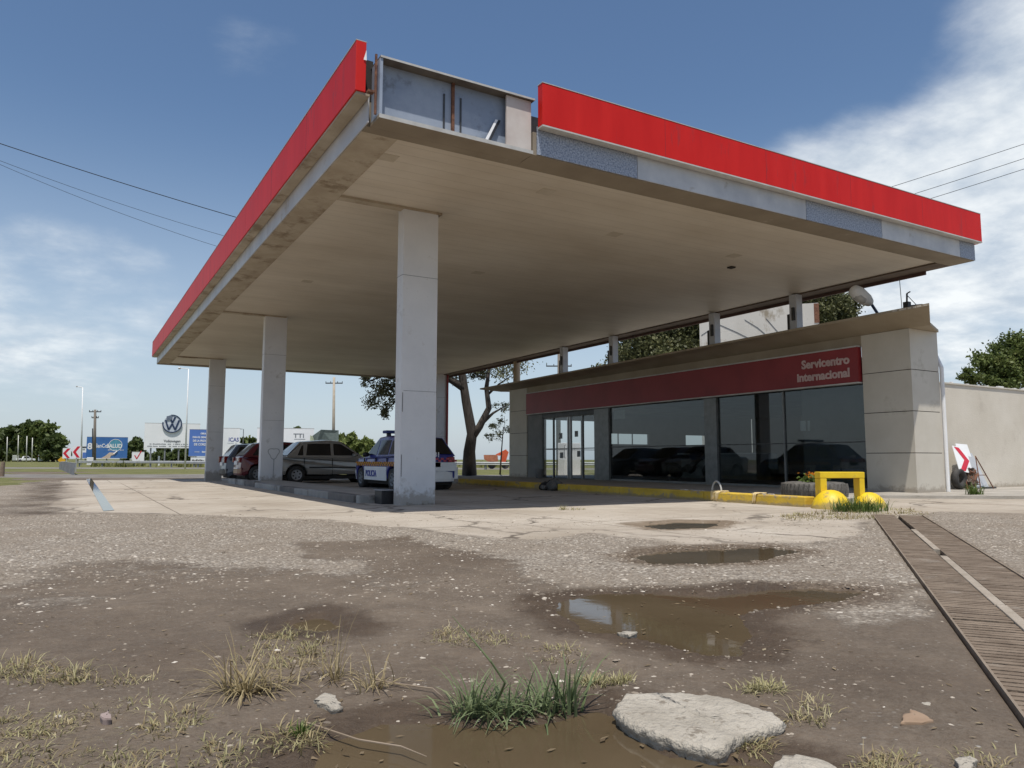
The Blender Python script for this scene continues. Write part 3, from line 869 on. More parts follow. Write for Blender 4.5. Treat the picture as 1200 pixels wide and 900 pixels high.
mb = MB(); mb.add([(4.89, Y0+.06, SZ+.055), (4.91, Y0+.06, SZ+.055), (5.12, Y0+.115, SZ+.455), (5.08, Y0+.115, SZ+.455), (4.88, Y0+.08, SZ+.05), (4.91, Y0+.08, SZ+.05), (5.12, Y0+.13, SZ+.445), (5.08, Y0+.13, SZ+.445)],
                   [(0, 1, 2, 3), (4, 5, 6, 7), (0, 1, 5, 4), (1, 2, 6, 5), (2, 3, 7, 6), (3, 0, 4, 7)])
mb.build('loose_bracket', black_plastic, ob)
# gap between left fascia end and the box
mb = MB(); mb.box(X0-.09, X0+.08, Y0+.345, Y0+.37, SZ+.36, 6.2); mb.build('gap_backing', dark_void, can)
mb = MB(); mb.box(X0+.0, X0+.028, Y0+.03, Y0+.055, SZ+.05, 6.14); mb.build('corner_angle', rust, can)
mb = MB(); mb.box(X0-.09, X0-.003, Y0+.03, Y0+.11, 5.60, 5.63); mb.build('corner_angle', rust, can)
mb = MB(); mb.add([(X0-.135, Y0+.112, 6.06), (X0-.095, Y0+.10, 6.05), (X0-.10, Y0+.105, 6.2)], [(0, 1, 2)]); mb.build('torn_edge', white_paint, f2)


def column(x0, x1, y0, y1, zb, pad=True):
    c = MB(); c.box(x0, x1, y0, y1, zb, SZ+.036)
    o = c.build('column', col_white, can, bevel=.012)
    j = MB(); j.box(x0-.003, x1+.003, y0-.003, y1+.003, 4.05, 4.058); j.build('joint_line', grey_text, o)
    j = MB(); j.box(x0+.05, x1+.003, y0-.003, y0+.1, 1.99, 1.997); j.build('joint_line', grey_text, o)
    return o


c1 = column(4.86, 5.54, 12.2, 12.47, gz(5.2, 12.3)-.05)
mb = MB(); mb.box(4.885, 4.893, 12.194, 12.198, .50, .88); mb.build('crack', dark_void, c1)
mb = MB(); mb.box(4.89, 4.897, 12.194, 12.198, 1.62, 1.96); mb.build('crack', dark_void, c1)
# chipped base
mb = MB()
for i in range(9):
    x = 5.0+i*.06+random.uniform(-.02, .02); mb.box(x, x+random.uniform(.03, .09), 12.191, 12.199, gz(x, 12.2)-.02, gz(x, 12.2)+random.uniform(.015, .07))
mb.build('chipped_base', conc, c1)
c2 = column(4.95, 5.63, 23.86, 24.13, .0)
c3 = column(5.05, 5.73, 35.6, 35.87, -.25)
c4 = column(16.35, 17.02, 36.0, 36.27, -.25)
mb = MB(); mb.tube([(16.95, 35.93, -.2), (16.95, 35.93, SZ)], .055, 10); mb.build('drain_pipe', red_dull, c4)
# faint painted graffiti on second column: ring on a stem
mb = MB()
cx, cz, yq = 5.34, .98, 23.852
for k in range(26):
    a = 2*math.pi*k/26; rr = .17+.03*math.sin(3*a)
    a2 = 2*math.pi*(k+1)/26; r2 = .17+.03*math.sin(3*a2)
    mb.add([(cx+rr*math.cos(a), yq, cz+rr*math.sin(a)), (cx+r2*math.cos(a2), yq, cz+r2*math.sin(a2)), (cx+(r2-.025)*math.cos(a2), yq, cz+(r2-.025)*math.sin(a2)), (cx+(rr-.025)*math.cos(a), yq, cz+(rr-.025)*math.sin(a))], [(0, 1, 2, 3)])
mb.add([(cx-.01, yq, .25), (cx+.02, yq, .25), (cx+.025, yq, .80), (cx, yq, .80)], [(0, 1, 2, 3)])
mb.build('graffiti', pm('faded_spray', (.30, .31, .31), (.40, .41, .41), 6, .8), c2)

# ------------------------------------------------------------------ pump island and kerbs
isl = empty('pump_island', (5.1, 19, 0), 'low broken concrete pump island under the canopy between two white columns', 'island')
y = 13.3; i = 0
while y < 25.2:
    ln = random.uniform(1.1, 1.7); 
    mb = MB(); jx = random.uniform(-.03, .03)
    hz = .15+random.uniform(-.02, .02)
    mb.box(4.42+jx, 4.60+jx, y, y+ln-.03, -.05, hz)
    o = mb.build('kerb_stone', pm('kerb_pale', (.26, .25, .23), (.36, .35, .32), 2, .85, bump=.3, c3=(.10, .09, .08), c3thr=.60, c3scale=1.2) if i % 3 else pm('kerb_dark', (.12, .11, .10), (.18, .165, .15), 2, .85, bump=.3), isl, bevel=.02)
    y += ln; i += 1
mb = MB(); mb.box(4.63, 5.75, 13.3, 25.25, -.05, .125); mb.build('island_slab', conc, isl, bevel=.015)
mb = MB(); mb.box(4.45, 5.75, 13.12, 13.28, -.05, .15); mb.build('kerb_stone', pm('kerb_pale', (.26, .25, .23)), isl, bevel=.02)

# black crate behind first column
cr0 = empty('black_crate', (4.8, 13.0, 0), 'dark crate with pale lid edge standing on the ground behind the nearest column', 'crate')
mb = MB(); mb.box(4.70, 4.98, 12.62, 12.98, .0, .24); mb.build('crate_body', black_plastic, cr0, bevel=.01)
mb = MB(); mb.box(4.685, 4.995, 12.605, 12.995, .242, .262); mb.build('crate_lid', pm('crate_lid_grey', (.22, .23, .24)), cr0, bevel=.006)

# raised apron under the shop front, pavement towards the right-hand wall
mb = MB(); mb.prism([(10.87, 8.5), (14.3, 9.7), (16.9, 8.0), (24, 3.4), (44, 3.4), (44, 10.95), (31.5, 13.4), (31.5, 29), (10.87, 29)], 'z', -.1, .075)
ap = mb.build('apron', conc); tag(ap, kind='structure')
kb = empty('yellow_kerb', (10.72, 15, 0), 'long yellow painted kerb in front of the shop, dark in shade at the far end', 'kerb')
y = 8.45
for ln in (2.35, 2.6, 2.5, 2.55, 2.6):
    mb = MB(); mb.box(10.58, 10.84, y, y+ln-.012, -.06, .185); mb.build('kerb_block', yellow_kerb, kb, bevel=.018); y += ln
    if abs(y-15.9) < .6: y += .55
# rubble in the kerb gap
rb = empty('rubble_heap', (10.7, 16.2, .0), 'dark lump of rubble filling the break in the yellow kerb', 'rubble')


def rock_verts(rx, ry, rz, seed, n1=10, n2=14, flat=.0):
    r = np.random.default_rng(seed); vs = []; fs = []
    ph = r.uniform(0, 6, 8)
    for i in range(n1+1):
        t = math.pi*i/n1
        for k in range(n2):
            a = 2*math.pi*k/n2
            q = 1+.12*math.sin(3*a+ph[0])*math.sin(t)+.1*math.sin(2*a+ph[1]+2*t)+.06*math.sin(5*a+ph[2]-3*t)+r.uniform(-.04, .04)
            vs.append((rx*q*math.sin(t)*math.cos(a), ry*q*math.sin(t)*math.sin(a), rz*q*math.cos(t)))
    for i in range(n1):
        for k in range(n2):
            fs.append((i*n2+k, i*n2+(k+1) % n2, (i+1)*n2+(k+1) % n2, (i+1)*n2+k))
    return vs, fs


for i, (dx, dy, r_) in enumerate(((0, 0, .22), (-.12, .25, .15), (-.18, -.2, .12), (.05, .12, .2), (-.3, .05, .08))):
    v, f = rock_verts(r_, r_, r_*.75, 40+i)
    MB().add([(a+10.7+dx, b+16.2+dy, c+.06+r_*.35) for a, b, c in v], f).build('rubble_lump', dark_void if i % 2 else grey_rubber, rb)

# ------------------------------------------------------------------ shop building
FX = 16.2
shop = empty('shop_building', (18, 19, 0), 'closed single storey service station shop with dark glass front and long dull red sign band', 'building')
Z0 = .075
gap = .016


def panel_pillar(x0, x1, y0, y1, z1, n):
    core = MB(); core.box(x0+.02, x1-.02, y0+.02, y1-.02, 0, z1)
    c = core.build('pillar', dark_void, shop)
    h = (z1-.02)/n
    for i in range(n):
        p = MB(); p.box(x0, x1, y0, y1, .02+i*h+gap/2, .02+(i+1)*h-gap/2); p.build('cladding_panel', beige_panel, c)
    return c


panel_pillar(FX, 17.28, 9.95, 11.16, 3.78, 4)
panel_pillar(FX, 17.1, 26.62, 28.05, 3.78, 4)
# sign band
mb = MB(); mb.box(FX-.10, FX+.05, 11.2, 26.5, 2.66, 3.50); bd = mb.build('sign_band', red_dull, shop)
for z in (2.625, 3.503):
    mb = MB(); mb.box(FX-.115, FX+.05, 11.19, 26.51, z, z+.033); mb.build('band_trim', trim_grey, bd)
text('Servicentro', .295, pink_text, bd, (FX-.106, 11.42, 3.13), (0, -1, 0), (0, 0, 1), bold=.011, align='RIGHT', local=False)
text('internacional', .295, pink_text, bd, (FX-.106, 11.42, 2.81), (0, -1, 0), (0, 0, 1), bold=.011, align='RIGHT', local=False)
mb = MB(); mb.box(FX+.02, FX+.2, 11.17, 26.6, 3.54, 3.774); mb.build('wall', soffit_brown, shop)
# roof: eave rising outwards
def slab(pl, th):
    m_ = MB(); n_ = len(pl)
    m_.add([(x, y, z) for x, y, z in pl]+[(x, y, z+th) for x, y, z in pl], [tuple(range(n_)), tuple(range(n_, 2*n_))]+[(k, (k+1) % n_, n_+(k+1) % n_, n_+k) for k in range(n_)])
    return m_


EX = 15.45
ezl = lambda y: 4.05-(y-9.05)/20.5*.16      # the outer edge sags a little towards the far end
rfo = slab([(EX, 9.02, ezl(9.02)), (16.22, 9.47, 3.775), (16.22, 28.8, 3.775), (EX, 29.4, ezl(29.4))], .055).build('roof', soffit_brown, shop)
slab([(16.223, 9.475, 3.778), (17.34, 9.94, 3.778), (17.34, 28.3, 3.778), (16.223, 28.8, 3.778)], .06).build('roof_slab', soffit_brown, rfo)
for k in range(7):
    ya = 9.06+k*.11+random.uniform(0, .04); mb = MB(); mb.box(EX-.006, EX-.0015, ya, ya+random.uniform(.05, .10), ezl(ya)+.006, ezl(ya)+random.uniform(.03, .052)); mb.build('flaked_patch', pm('flaked_patch', (.50, .46, .38), (.62, .57, .48), 8, .8), rfo)
mb = MB(); mb.box(17.1, 31.0, 13.6, 28.0, 2.95, 3.2); mb.build('flat_roof', conc, shop)
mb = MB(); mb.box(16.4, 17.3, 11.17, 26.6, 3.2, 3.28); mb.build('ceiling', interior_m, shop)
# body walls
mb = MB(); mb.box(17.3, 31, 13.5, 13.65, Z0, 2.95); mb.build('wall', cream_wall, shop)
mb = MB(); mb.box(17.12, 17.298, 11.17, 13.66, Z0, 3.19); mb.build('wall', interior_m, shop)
mb = MB(); mb.box(30.85, 31, 13.65, 27.8, Z0, 2.95); mb.build('wall', cream_wall, shop)
# end wall with openings (thick 0.15)
ew = MB()
def ebox(xa, xb, za, zb): ew.box(xa, xb, 27.85, 28.0, za, zb)
ebox(17.1, 17.75, Z0, 2.95); ebox(17.75, 20.7, 2.55, 2.95); ebox(20.7, 21.27, Z0, 2.95)
ebox(21.27, 23.85, Z0, 1.52); ebox(21.27, 23.85, 2.01, 2.95); ebox(23.85, 26.2, Z0, 2.95)
ebox(26.2, 27.9, Z0, 1.52); ebox(26.2, 27.9, 2.01, 2.95); ebox(27.9, 30.85, Z0, 2.95)
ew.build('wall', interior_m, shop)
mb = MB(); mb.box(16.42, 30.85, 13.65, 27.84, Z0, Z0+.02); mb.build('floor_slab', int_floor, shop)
# end-wall window bars
for x, za, zb_ in ((18.55, Z0, 2.55), (19.9, Z0, 2.55), (22.0, 1.52, 2.01), (22.85, 1.52, 2.01)):
    bar = MB(); bar.box(x-.02, x+.02, 27.88, 27.92, za, zb_); bar.build('window_bar', mid_metal, shop)
bar = MB(); bar.box(17.75, 20.7, 27.925, 27.95, 1.22, 1.25); bar.build('window_bar', mid_metal, shop)
# front glazing
def pane(y0, y1, m=None, z1=2.62):
    g = MB(); g.box(FX+.10, FX+.112, y0, y1, Z0+.06, z1); return g.build('window', m or shop_glass, shop)
def frame(y0, y1, z0, z1, parent, m=mid_metal, x0=FX+.06, x1=FX+.15):
    b = MB(); b.box(x0, x1, y0, y1, z0, z1); return b.build('window_frame', m, parent)
w1 = pane(11.2, 13.55); w2 = pane(13.6, 15.95); w3 = pane(16.45, 21.1)
frame(13.555, 13.595, Z0, 2.62, w1); frame(15.955, 16.445, Z0, 2.62, w2, x0=FX+.02)
frame(21.105, 21.95, Z0, 2.62, w3, x0=FX+.02)
frame(11.17, 15.95, Z0, Z0+.055, w1); frame(16.45, 21.1, Z0, Z0+.055, w3)
frame(11.2, 13.55, 1.22, 1.245, w1, dark_metal); frame(13.6, 15.95, 1.22, 1.245, w2, dark_metal); frame(16.45, 21.1, 1.22, 1.245, w3, dark_metal)
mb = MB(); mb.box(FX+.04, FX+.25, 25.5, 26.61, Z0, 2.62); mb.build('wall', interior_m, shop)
# double door with sidelights
dr = MB(); dr.box(FX+.09, FX+.10, 21.95, 25.5, Z0, 2.42); dro = dr.build('door', clear_glass, shop)
fb = MB()
for y in (21.97, 22.75, 23.62, 24.72, 25.48): fb.box(FX+.06, FX+.14, y-.022, y+.022, Z0, 2.44)
fb.build('door_frame', mid_metal, dro)
fb = MB()
for y in (23.70, 23.545): fb.box(FX+.055, FX+.145, y-.03, y+.03, Z0, 2.42)
fb.build('door_stile', alu, dro)
fb = MB(); fb.box(FX+.055, FX+.145, 21.95, 25.5, 2.443, 2.62); fb.build('door_head', dark_metal, dro)
fb = MB(); fb.box(FX+.07, FX+.13, 21.95, 25.5, 1.20, 1.23); fb.build('door_rail', dark_metal, dro)
fb = MB()
for y in (23.42, 23.83): fb.tube([(FX+.05, y, .85), (FX-.01, y, .88), (FX-.01, y, 1.32), (FX+.05, y, 1.35)], .014, 8)
fb.build('handle', alu, dro)
for y, z in ((23.15, 1.65), (24.2, 1.6), (24.15, .85), (23.0, .9)):
    fb = MB(); fb.box(FX+.07, FX+.085, y-.1, y+.1, z, z+.22); fb.build('door_sticker', grey_text, dro)
# sheets of paper taped inside the glass, counter and shelf in the room
for (pxa, pya), (w_, h_), mt_ in (((941, 499), (.17, .26), white_paint), ((948, 499), (.07, .26), white_paint), ((726, 486), (.62, .30), trim_grey), ((906, 540), (.30, .42), grey_text)):
    q_ = onX(pxa, pya, FX+.135); mb = MB(); mb.box(FX+.130, FX+.134, q_[1]-w_/2, q_[1]+w_/2, q_[2]-h_/2, q_[2]+h_/2); mb.build('window_notice', mt_, w1)
ct = empty('shop_counter', (21.2, 20.5, Z0), 'pale counter standing deep inside the shop behind the wide window', 'counter')
mb = MB(); mb.box(20.8, 21.5, 18.6, 22.4, Z0+.02, 1.0); mb.build('counter_body', pm('counter_grey', (.30, .30, .29), (.38, .38, .37)), ct); mb = MB(); mb.box(20.7, 21.6, 18.5, 22.5, 1.003, 1.05); mb.build('counter_top', white_paint, ct)
shf = empty('shop_shelf', (22.5, 16.0, Z0), 'tall empty shelf unit inside the shop behind the right windows', 'shelf')
for k in range(5):
    mb = MB(); mb.box(22.2, 22.7, 14.6, 17.6, .25+k*.5, .29+k*.5); mb.build('shelf_board', alu, shf)
for yq_ in (14.58, 16.1, 17.62):
    mb = MB(); mb.box(22.71, 22.75, yq_-.03, yq_+.03, Z0+.02, 2.4); mb.build('upright', alu, shf)
# downpipe and rust flashing at the near corner
mb = MB(); mb.tube([(17.34, 9.92, .08), (17.34, 9.92, 2.95), (17.42, 10.1, 3.3)], .045, 10); mb.build('downpipe', white_paint, shop)
mb = MB(); mb.box(17.30, 17.38, 10.02, 10.5, 2.6, 3.6); mb.build('flashing', pm('rust_flashing', (.20, .06, .04), (.28, .10, .07), 5, .8), shop)

# posts on the shop roof line that hold the canopy edge
for i, (yp, lab) in enumerate(((13.45, 'pale steel post above the shop roof nearest the street lamp'), (16.45, 'second pale steel post, in front of the stained white block'), (21.45, 'third pale steel post, beside the leafy crown behind the shop'), (24.65, 'farthest pale steel post above the shop roof, before a crossarm pole'))):
    e = empty('roof_post', (16.7, yp, 3.3), lab, 'post', group='steel posts over the shop roof')
    mb = MB(); mb.box(16.62, 16.86, yp-.13, yp+.10, 3.285, SZ-.002); mb.build('post_shaft', steel_post_m, e)
    mb = MB(); mb.box(16.64, 16.80, yp+.105, yp+.20, 3.7, 4.75); mb.box(16.57, 16.617, yp-.08, yp+.0, 4.55, 4.9); mb.build('post_bracket', dark_metal, e)

# compound wall
mb = MB(); mb.box(17.39, 46, 11.0, 11.2, 0, 2.76); wl = mb.build('compound_wall', cream_wall)
tag(wl, 'long cream rendered wall right of the shop', 'wall')
mb = MB(); mb.box(17.4, 46, 10.97, 11.23, 2.763, 2.80); mb.build('wall_coping', beige_panel, wl)
mb = MB()
for k in range(40):
    x = 18.5+k*.7+random.uniform(-.2, .2); mb.box(x, x+random.uniform(.05, .3), 11.05, 11.12, 2.80, 2.80+random.uniform(.015, .05))
mb.build('wall_chips', white_paint, wl)

# stained white block behind the shop
cpt = np.array([35.2, 31.2]); ang = math.atan2(-cpt[0], cpt[1])
tk = empty('rendered_block', (cpt[0], cpt[1], 0), 'stained white rendered block rising behind the shop roof', 'building', rz=ang)
OFF[tk.name] = np.zeros(3)
mb = MB(); mb.box(-3.2, 3.45, -1.5, 1.5, -.1, 9.75); tb = mb.build('wall', stained, tk, local=True)
mb = MB(); mb.box(3.2, 3.47, -1.52, 1.5, 8.6, 9.72); mb.build('rust_stain', rust, tb, local=True)
mb = MB()
for a, b in (((-3.2, 9.4), (.8, 7.2)), ((-2.6, 9.6), (-2.2, 7.0)), ((-3.1, 8.2), (-2.2, 8.9)), ((.6, 9.0), (1.6, 7.4)), ((-.6, 9.0), (.6, 8.0))):
    mb.tube([(a[0], -1.515, a[1]), ((a[0]+b[0])/2+.1, -1.52, (a[1]+b[1])/2), (b[0], -1.515, b[1])], .018, 5)
mb.build('crack', grey_text, tb, local=True)

# ------------------------------------------------------------------ yellow barrier, domes, planter
fr = empty('hoop_barrier', (11.13, 8.17, 0), 'yellow square hoop barrier at the end of the yellow kerb', 'barrier')
ux, uy = (11.42-10.60), (8.02-8.42); ln_ = math.hypot(ux, uy); ux /= ln_; uy /= ln_; nx_, ny_ = -uy, ux
zf = .02


def obar(mb, p, q, w, d, z0, z1):
    """bar between plan points p and q"""
    ax, ay = q[0]-p[0], q[1]-p[1]; l = math.hypot(ax, ay); ax /= l; ay /= l; bx, by = -ay, ax
    vs = [(p[0]+bx*-d/2, p[1]+by*-d/2), (q[0]+bx*-d/2, q[1]+by*-d/2), (q[0]+bx*d/2, q[1]+by*d/2), (p[0]+bx*d/2, p[1]+by*d/2)]
    mb.add([(x, y, z0) for x, y in vs]+[(x, y, z1) for x, y in vs], [(3, 2, 1, 0), (4, 5, 6, 7), (0, 1, 5, 4), (1, 2, 6, 5), (2, 3, 7, 6), (3, 0, 4, 7)])


mb = MB(); A = (10.785, 8.345); B = (11.47, 8.01)
obar(mb, (A[0]-ux*.0, A[1]), (A[0]+ux*.11, A[1]+uy*.11), 0, .2, -.05, .495); mb.build('hoop_leg', yellow, fr, bevel=.008)
mb = MB(); obar(mb, (B[0]-ux*.09, B[1]-uy*.09), (B[0], B[1]), 0, .2, -.05, .495); mb.build('hoop_leg', yellow, fr, bevel=.008)
mb = MB(); obar(mb, (A[0]-ux*.004, A[1]-uy*.004), (B[0]+ux*.004, B[1]+uy*.004), 0, .205, .497, .60); mb.build('hoop_rail', yellow, fr, bevel=.008)
for (dx, dy), lab in (((10.72, 8.05), 'yellow painted concrete dome at the left foot of the hoop barrier'), ((11.50, 7.90), 'yellow painted concrete dome at the right foot of the hoop barrier')):
    prof = [(.36, -.06), (.345, .02), (.315, .11), (.265, .20), (.20, .27), (.13, .315), (.06, .335), (.001, .34)]
    mb = MB(); kk_ = .92 if dx < 11 else .78; mb.lathe([(a_*kk_, b_*kk_) for a_, b_ in prof], 28, (dx, dy, 0)); o = mb.build('concrete_dome', yellow, smooth=True); tag(o, lab, 'dome', 'yellow domes at the barrier')

tp = empty('tyre_planter', (12.08, 9.43, .075), 'old grey tyre laid flat as a planter with orange flowers', 'planter')
mb = MB(); pr = []
for t in np.linspace(0, 2*math.pi, 17):
    pr.append((.42+.16*math.copysign(abs(math.cos(t))**.6, math.cos(t)), .17+.145*math.copysign(abs(math.sin(t))**.7, math.sin(t))))
mb.lathe(pr, 40, (12.08, 9.43, .075)); tyo = mb.build('tyre', grey_rubber, tp, smooth=True)
mb = MB()
for k in range(40):
    a = 2*math.pi*k/40
    c, s = math.cos(a), math.sin(a)
    mb.tube([(12.08+c*.572+s*.03, 9.43+s*.572-c*.03, .12), (12.08+c*.588, 9.43+s*.588, .245), (12.08+c*.572-s*.03, 9.43+s*.572+c*.03, .36)], .014, 5)
mb.build('tread', grey_rubber, tyo)
mb = MB(); mb.lathe([(.001, .27), (.30, .26)], 20, (12.08, 9.43, .075)); mb.build('soil', pm('soil', (.05, .038, .028)), tp)


def leaf_cloud(centers, size, r, aspect=1.6, up=0.0):
    """quads at given centres with random orientation"""
    n = len(centers)
    a = r.normal(size=(n, 3)); a[:, 2] += up; a /= np.linalg.norm(a, axis=1, keepdims=True)
    b = r.normal(size=(n, 3)); b -= (b*a).sum(1, keepdims=True)*a; b /= np.linalg.norm(b, axis=1, keepdims=True)
    s = size*r.uniform(.6, 1.3, size=(n, 1))
    u = a*s*aspect*.5; w = b*s*.5
    v = np.stack([centers-u, centers+w*.9-u*.1, centers+u, centers-w*.9-u*.1], 1).reshape(-1, 3)
    return v, np.arange(4*n).reshape(n, 4)


GREEN1 = leaf_mat('weed_leaves', (.045, .075, .014), (.13, .19, .045))
r_ = np.random.default_rng(5)
pc = np.array([11.93, 9.30, .43])+r_.normal(size=(160, 3))*[.11, .11, .05]
v, f = leaf_cloud(pc, .06, r_); fast_mesh('leaves', v, f, GREEN1, tp)
pc = np.array([11.86, 9.25, .52])+r_.normal(size=(60, 3))*[.08, .08, .025]
v, f = leaf_cloud(pc, .05, r_, 1.0); fast_mesh('flowers', v, f, leaf_mat('orange_petals', (.60, .12, .01), (.75, .30, .02)), tp)

# bent hose loop standing on the kerb, rags hanging over it
mb = MB(); cpt3 = onX(840, 577, 10.74)
pts = []
for t in np.linspace(0, math.pi, 14): pts.append((10.74+.02*math.cos(t), cpt3[1]+.14*math.cos(t), .185+.20*math.sin(t)))
mb.tube(pts, .017, 8); o = mb.build('hose_loop', pm('hose_grey', (.40, .40, .38), (.52, .52, .50)), smooth=True)
tag(o, 'arched grey hose loop standing on the sunlit yellow kerb', 'hose')
def rag(yc, w, label, seed):
    r = random.Random(seed); mb = MB()
    nx, nzv = 7, 9
    vs = []
    for i in range(nzv):
        t = i/(nzv-1)
        for k in range(nx):
            u = k/(nx-1)-.5
            if t < .35: x, z = 10.80-.23*t/.35, .195
            else: x, z = 10.565-.02*math.sin(9*u+seed), .19-(t-.35)/.65*.17
            vs.append((x+r.uniform(-.006, .006), yc+u*w*(1-.35*t)+.05*(t-.5), z+.012+.012*math.sin(14*u+3*t)))
    fs = [(i*nx+k, i*nx+k+1, (i+1)*nx+k+1, (i+1)*nx+k) for i in range(nzv-1) for k in range(nx-1)]
    mb.add(vs, fs)
    o = mb.build('rag', pm('straw_rag', (.52, .38, .16), (.66, .54, .32), 14, .9), smooth=True)
    sm = o.modifiers.new('solid', 'SOLIDIFY'); sm.thickness = .008
    tag(o, label, 'rag')
rag(onX(838, 590, 10.56)[1], .24, 'straw coloured rag hanging over the yellow kerb below the hose loop', 3)
rag(onX(884, 592, 10.56)[1], .12, 'thin pale strip of cloth hanging over the yellow kerb near the planter', 6)
# litter on kerb top
mb = MB()
for k in range(26):
    y = random.uniform(8.8, 11.6); x = 10.6+random.uniform(0, .22); s = random.uniform(.01, .03)
    mb.box(x, x+s*1.5, y, y+s*2, .187, .187+s*.6)
o = mb.build('kerb_litter', pm('litter', (.45, .40, .34), (.60, .56, .50), 9, .8)); tag(o, 'scattered chips on top of the sunlit kerb', 'litter', kind='stuff')

# bucket by the door
mb = MB(); p = onX(632, 563, 15.6); mb.lathe([(.001, 0), (.13, 0), (.17, .36), (.175, .37), (.16, .37), (.125, .03)], 20, (15.6, p[1], .078)); o = mb.build('bucket', pm('bucket_grey', (.20, .20, .20), (.28, .28, .27)), smooth=True)
tag(o, 'grey bucket beside the shop door at the dark wall', 'bucket')

# motorbike silhouette behind the glass
mc = empty('motorcycle', (18.2, 19.1, Z0), 'dark motorcycle parked inside behind the shop window', 'motorcycle', rz=R(-62))
OFF[mc.name] = np.zeros(3)
for x in (-.62, .68):
    mb = MB(); mb.lathe([(.25+.06*math.cos(t), .06*math.sin(t)) for t in np.linspace(0, 2*math.pi, 11)], 24, (x, 0, .32), axis='y'); mb.build('wheel', rubber, mc, local=True, smooth=True)
mb = MB(); mb.tube([(-.62, 0, .32), (-.1, 0, .42), (.3, 0, .8), (.42, 0, .95)], [.05, .12, .09, .05], 8); mb.tube([(.68, 0, .32), (.42, 0, .98)], .04, 8); mb.build('frame', black_plastic, mc, local=True)
v, f = rock_verts(.30, .15, .14, 3); mb = MB().add([(a+.18, b, c+.84) for a, b, c in v], f); mb.build('tank', navy, mc, local=True, smooth=True)
v, f = rock_verts(.42, .13, .07, 4); mb = MB().add([(a-.36, b, c+.82) for a, b, c in v], f); mb.build('seat', black_plastic, mc, local=True, smooth=True)
mb = MB(); mb.tube([(.34, -.36, 1.02), (.42, 0, 1.0), (.34, .36, 1.02)], .02, 6); mb.build('handlebar', dark_metal, mc, local=True)
v, f = rock_verts(.20, .19, .22, 5); mb = MB().add([(a-.05, b, c*.7+.42) for a, b, c in v], f); mb.build('engine', dark_metal, mc, local=True)

# dispenser seen through the far end window
wd = empty('old_dispenser', (21.35, 31.0, -.1), 'white cabinet like old fuel dispenser standing beyond the shop, seen through its glass door', 'dispenser')
pd = np.array([21.35, 31.0])
mb = MB(); mb.box(pd[0]-.48, pd[0]+.48, pd[1]-.3, pd[1]+.3, -.15, 1.62); mb.build('cabinet', white_paint, wd, bevel=.02)
mb = MB(); mb.box(pd[0]-.30, pd[0]-.02, pd[1]-.312, pd[1]-.302, .95, 1.25); mb.build('display', grey_text, wd)

# ------------------------------------------------------------------ junk leaning on the wall
ch = empty('leaning_chevron_sign', (19.35, 10.5, .075), 'white road sign with one red chevron leaning on junk by the cream wall', 'sign', rz=0)
def chevron_panel(parent, o3, right, up, w, h, flip=1, white=sign_white):
    r = np.array(right); u = np.array(up); nn = np.cross(r, u); o3 = np.array(o3)
    P = lambda a, b, d=0.0: tuple(o3+r*a+u*b+nn*d)
    mb = MB(); vs = [P(a, b, d) for d in (-.012, 0) for a, b in ((-w/2, 0), (w/2, 0), (w/2, h), (-w/2, h))]
    mb.add(vs, [(3, 2, 1, 0), (4, 5, 6, 7), (0, 1, 5, 4), (1, 2, 6, 5), (2, 3, 7, 6), (3, 0, 4, 7)])
    pa = mb.build('sign_panel', white, parent)
    mb = MB(); x0, x1, x2, x3 = -.42*w*flip, -.05*w*flip, .10*w*flip, .47*w*flip
    c6 = [(x0, .03*h), (x1, .03*h), (x3, .5*h), (x1, .97*h), (x0, .97*h), (x2, .5*h)]
    k = [P(a, b, .004) for a, b in c6]
    mb.add(k, [(0, 1, 2, 5), (5, 2, 3, 4)]); mb.build('chevron', sign_red, pa)
    return pa
tl = R(12)
chevron_panel(ch, (19.28, 10.55, .50), (math.cos(tl), 0, math.sin(tl)*-.6), (math.sin(tl)*.5, .28, .95), .62, .66)
mb = MB(); mb.add([(19.3, 10.75, .95), (19.95, 10.78, .88), (19.93, 10.86, 1.2), (19.35, 10.83, 1.22)], [(0, 1, 2, 3)]); o = mb.build('back_sheet', sign_white, ch); o.modifiers.new('s', 'SOLIDIFY').thickness = .01
mb = MB(); mb.tube([(19.2, 10.5, .08), (19.25, 10.62, .6)], .02, 6); mb.tube([(19.5, 10.45, .08), (19.45, 10.62, .6)], .02, 6); mb.build('sign_leg', rust, ch)
mb = MB(); mb.lathe([(.19+.075*math.cos(t), .09*math.sin(t)) for t in np.linspace(0, 2*math.pi, 11)], 24, (19.05, 10.62, .34), axis='y'); tag(mb.build('loose_tyre', rubber, smooth=True), 'worn tyre standing against the cream wall below the chevron sign', 'tyre')
jk = empty('scrap_heap', (19.5, 10.55, .075), 'brown heap of scrap metal parts between chevron sign and grey sheet', 'scrap')
for i in range(9):
    v, f = rock_verts(random.uniform(.05, .12), random.uniform(.05, .1), random.uniform(.08, .2), 70+i, 5, 7)
    MB().add([(a+19.35+random.uniform(0, .35), b+10.5+random.uniform(0, .2), c+.2+random.uniform(0, .3)) for a, b, c in v], f).build('scrap_piece', rust if i % 2 else pm('scrap_brown', (.10, .07, .05)), jk)
sh = empty('grey_sheet_board', (20.2, 10.8, .075), 'grey sheet board with wire easel frame leaning on the cream wall', 'board')
mb = MB(); mb.add([(19.8, 10.72, .09), (20.5, 10.68, .09), (20.45, 10.95, .80), (20.3, 10.96, .98), (19.85, 10.96, .98)], [(0, 1, 2, 3, 4)]); o = mb.build('sheet', pm('sheet_grey', (.40, .42, .44), (.50, .51, .52), 3, .5), sh); o.modifiers.new('s', 'SOLIDIFY').thickness = .015
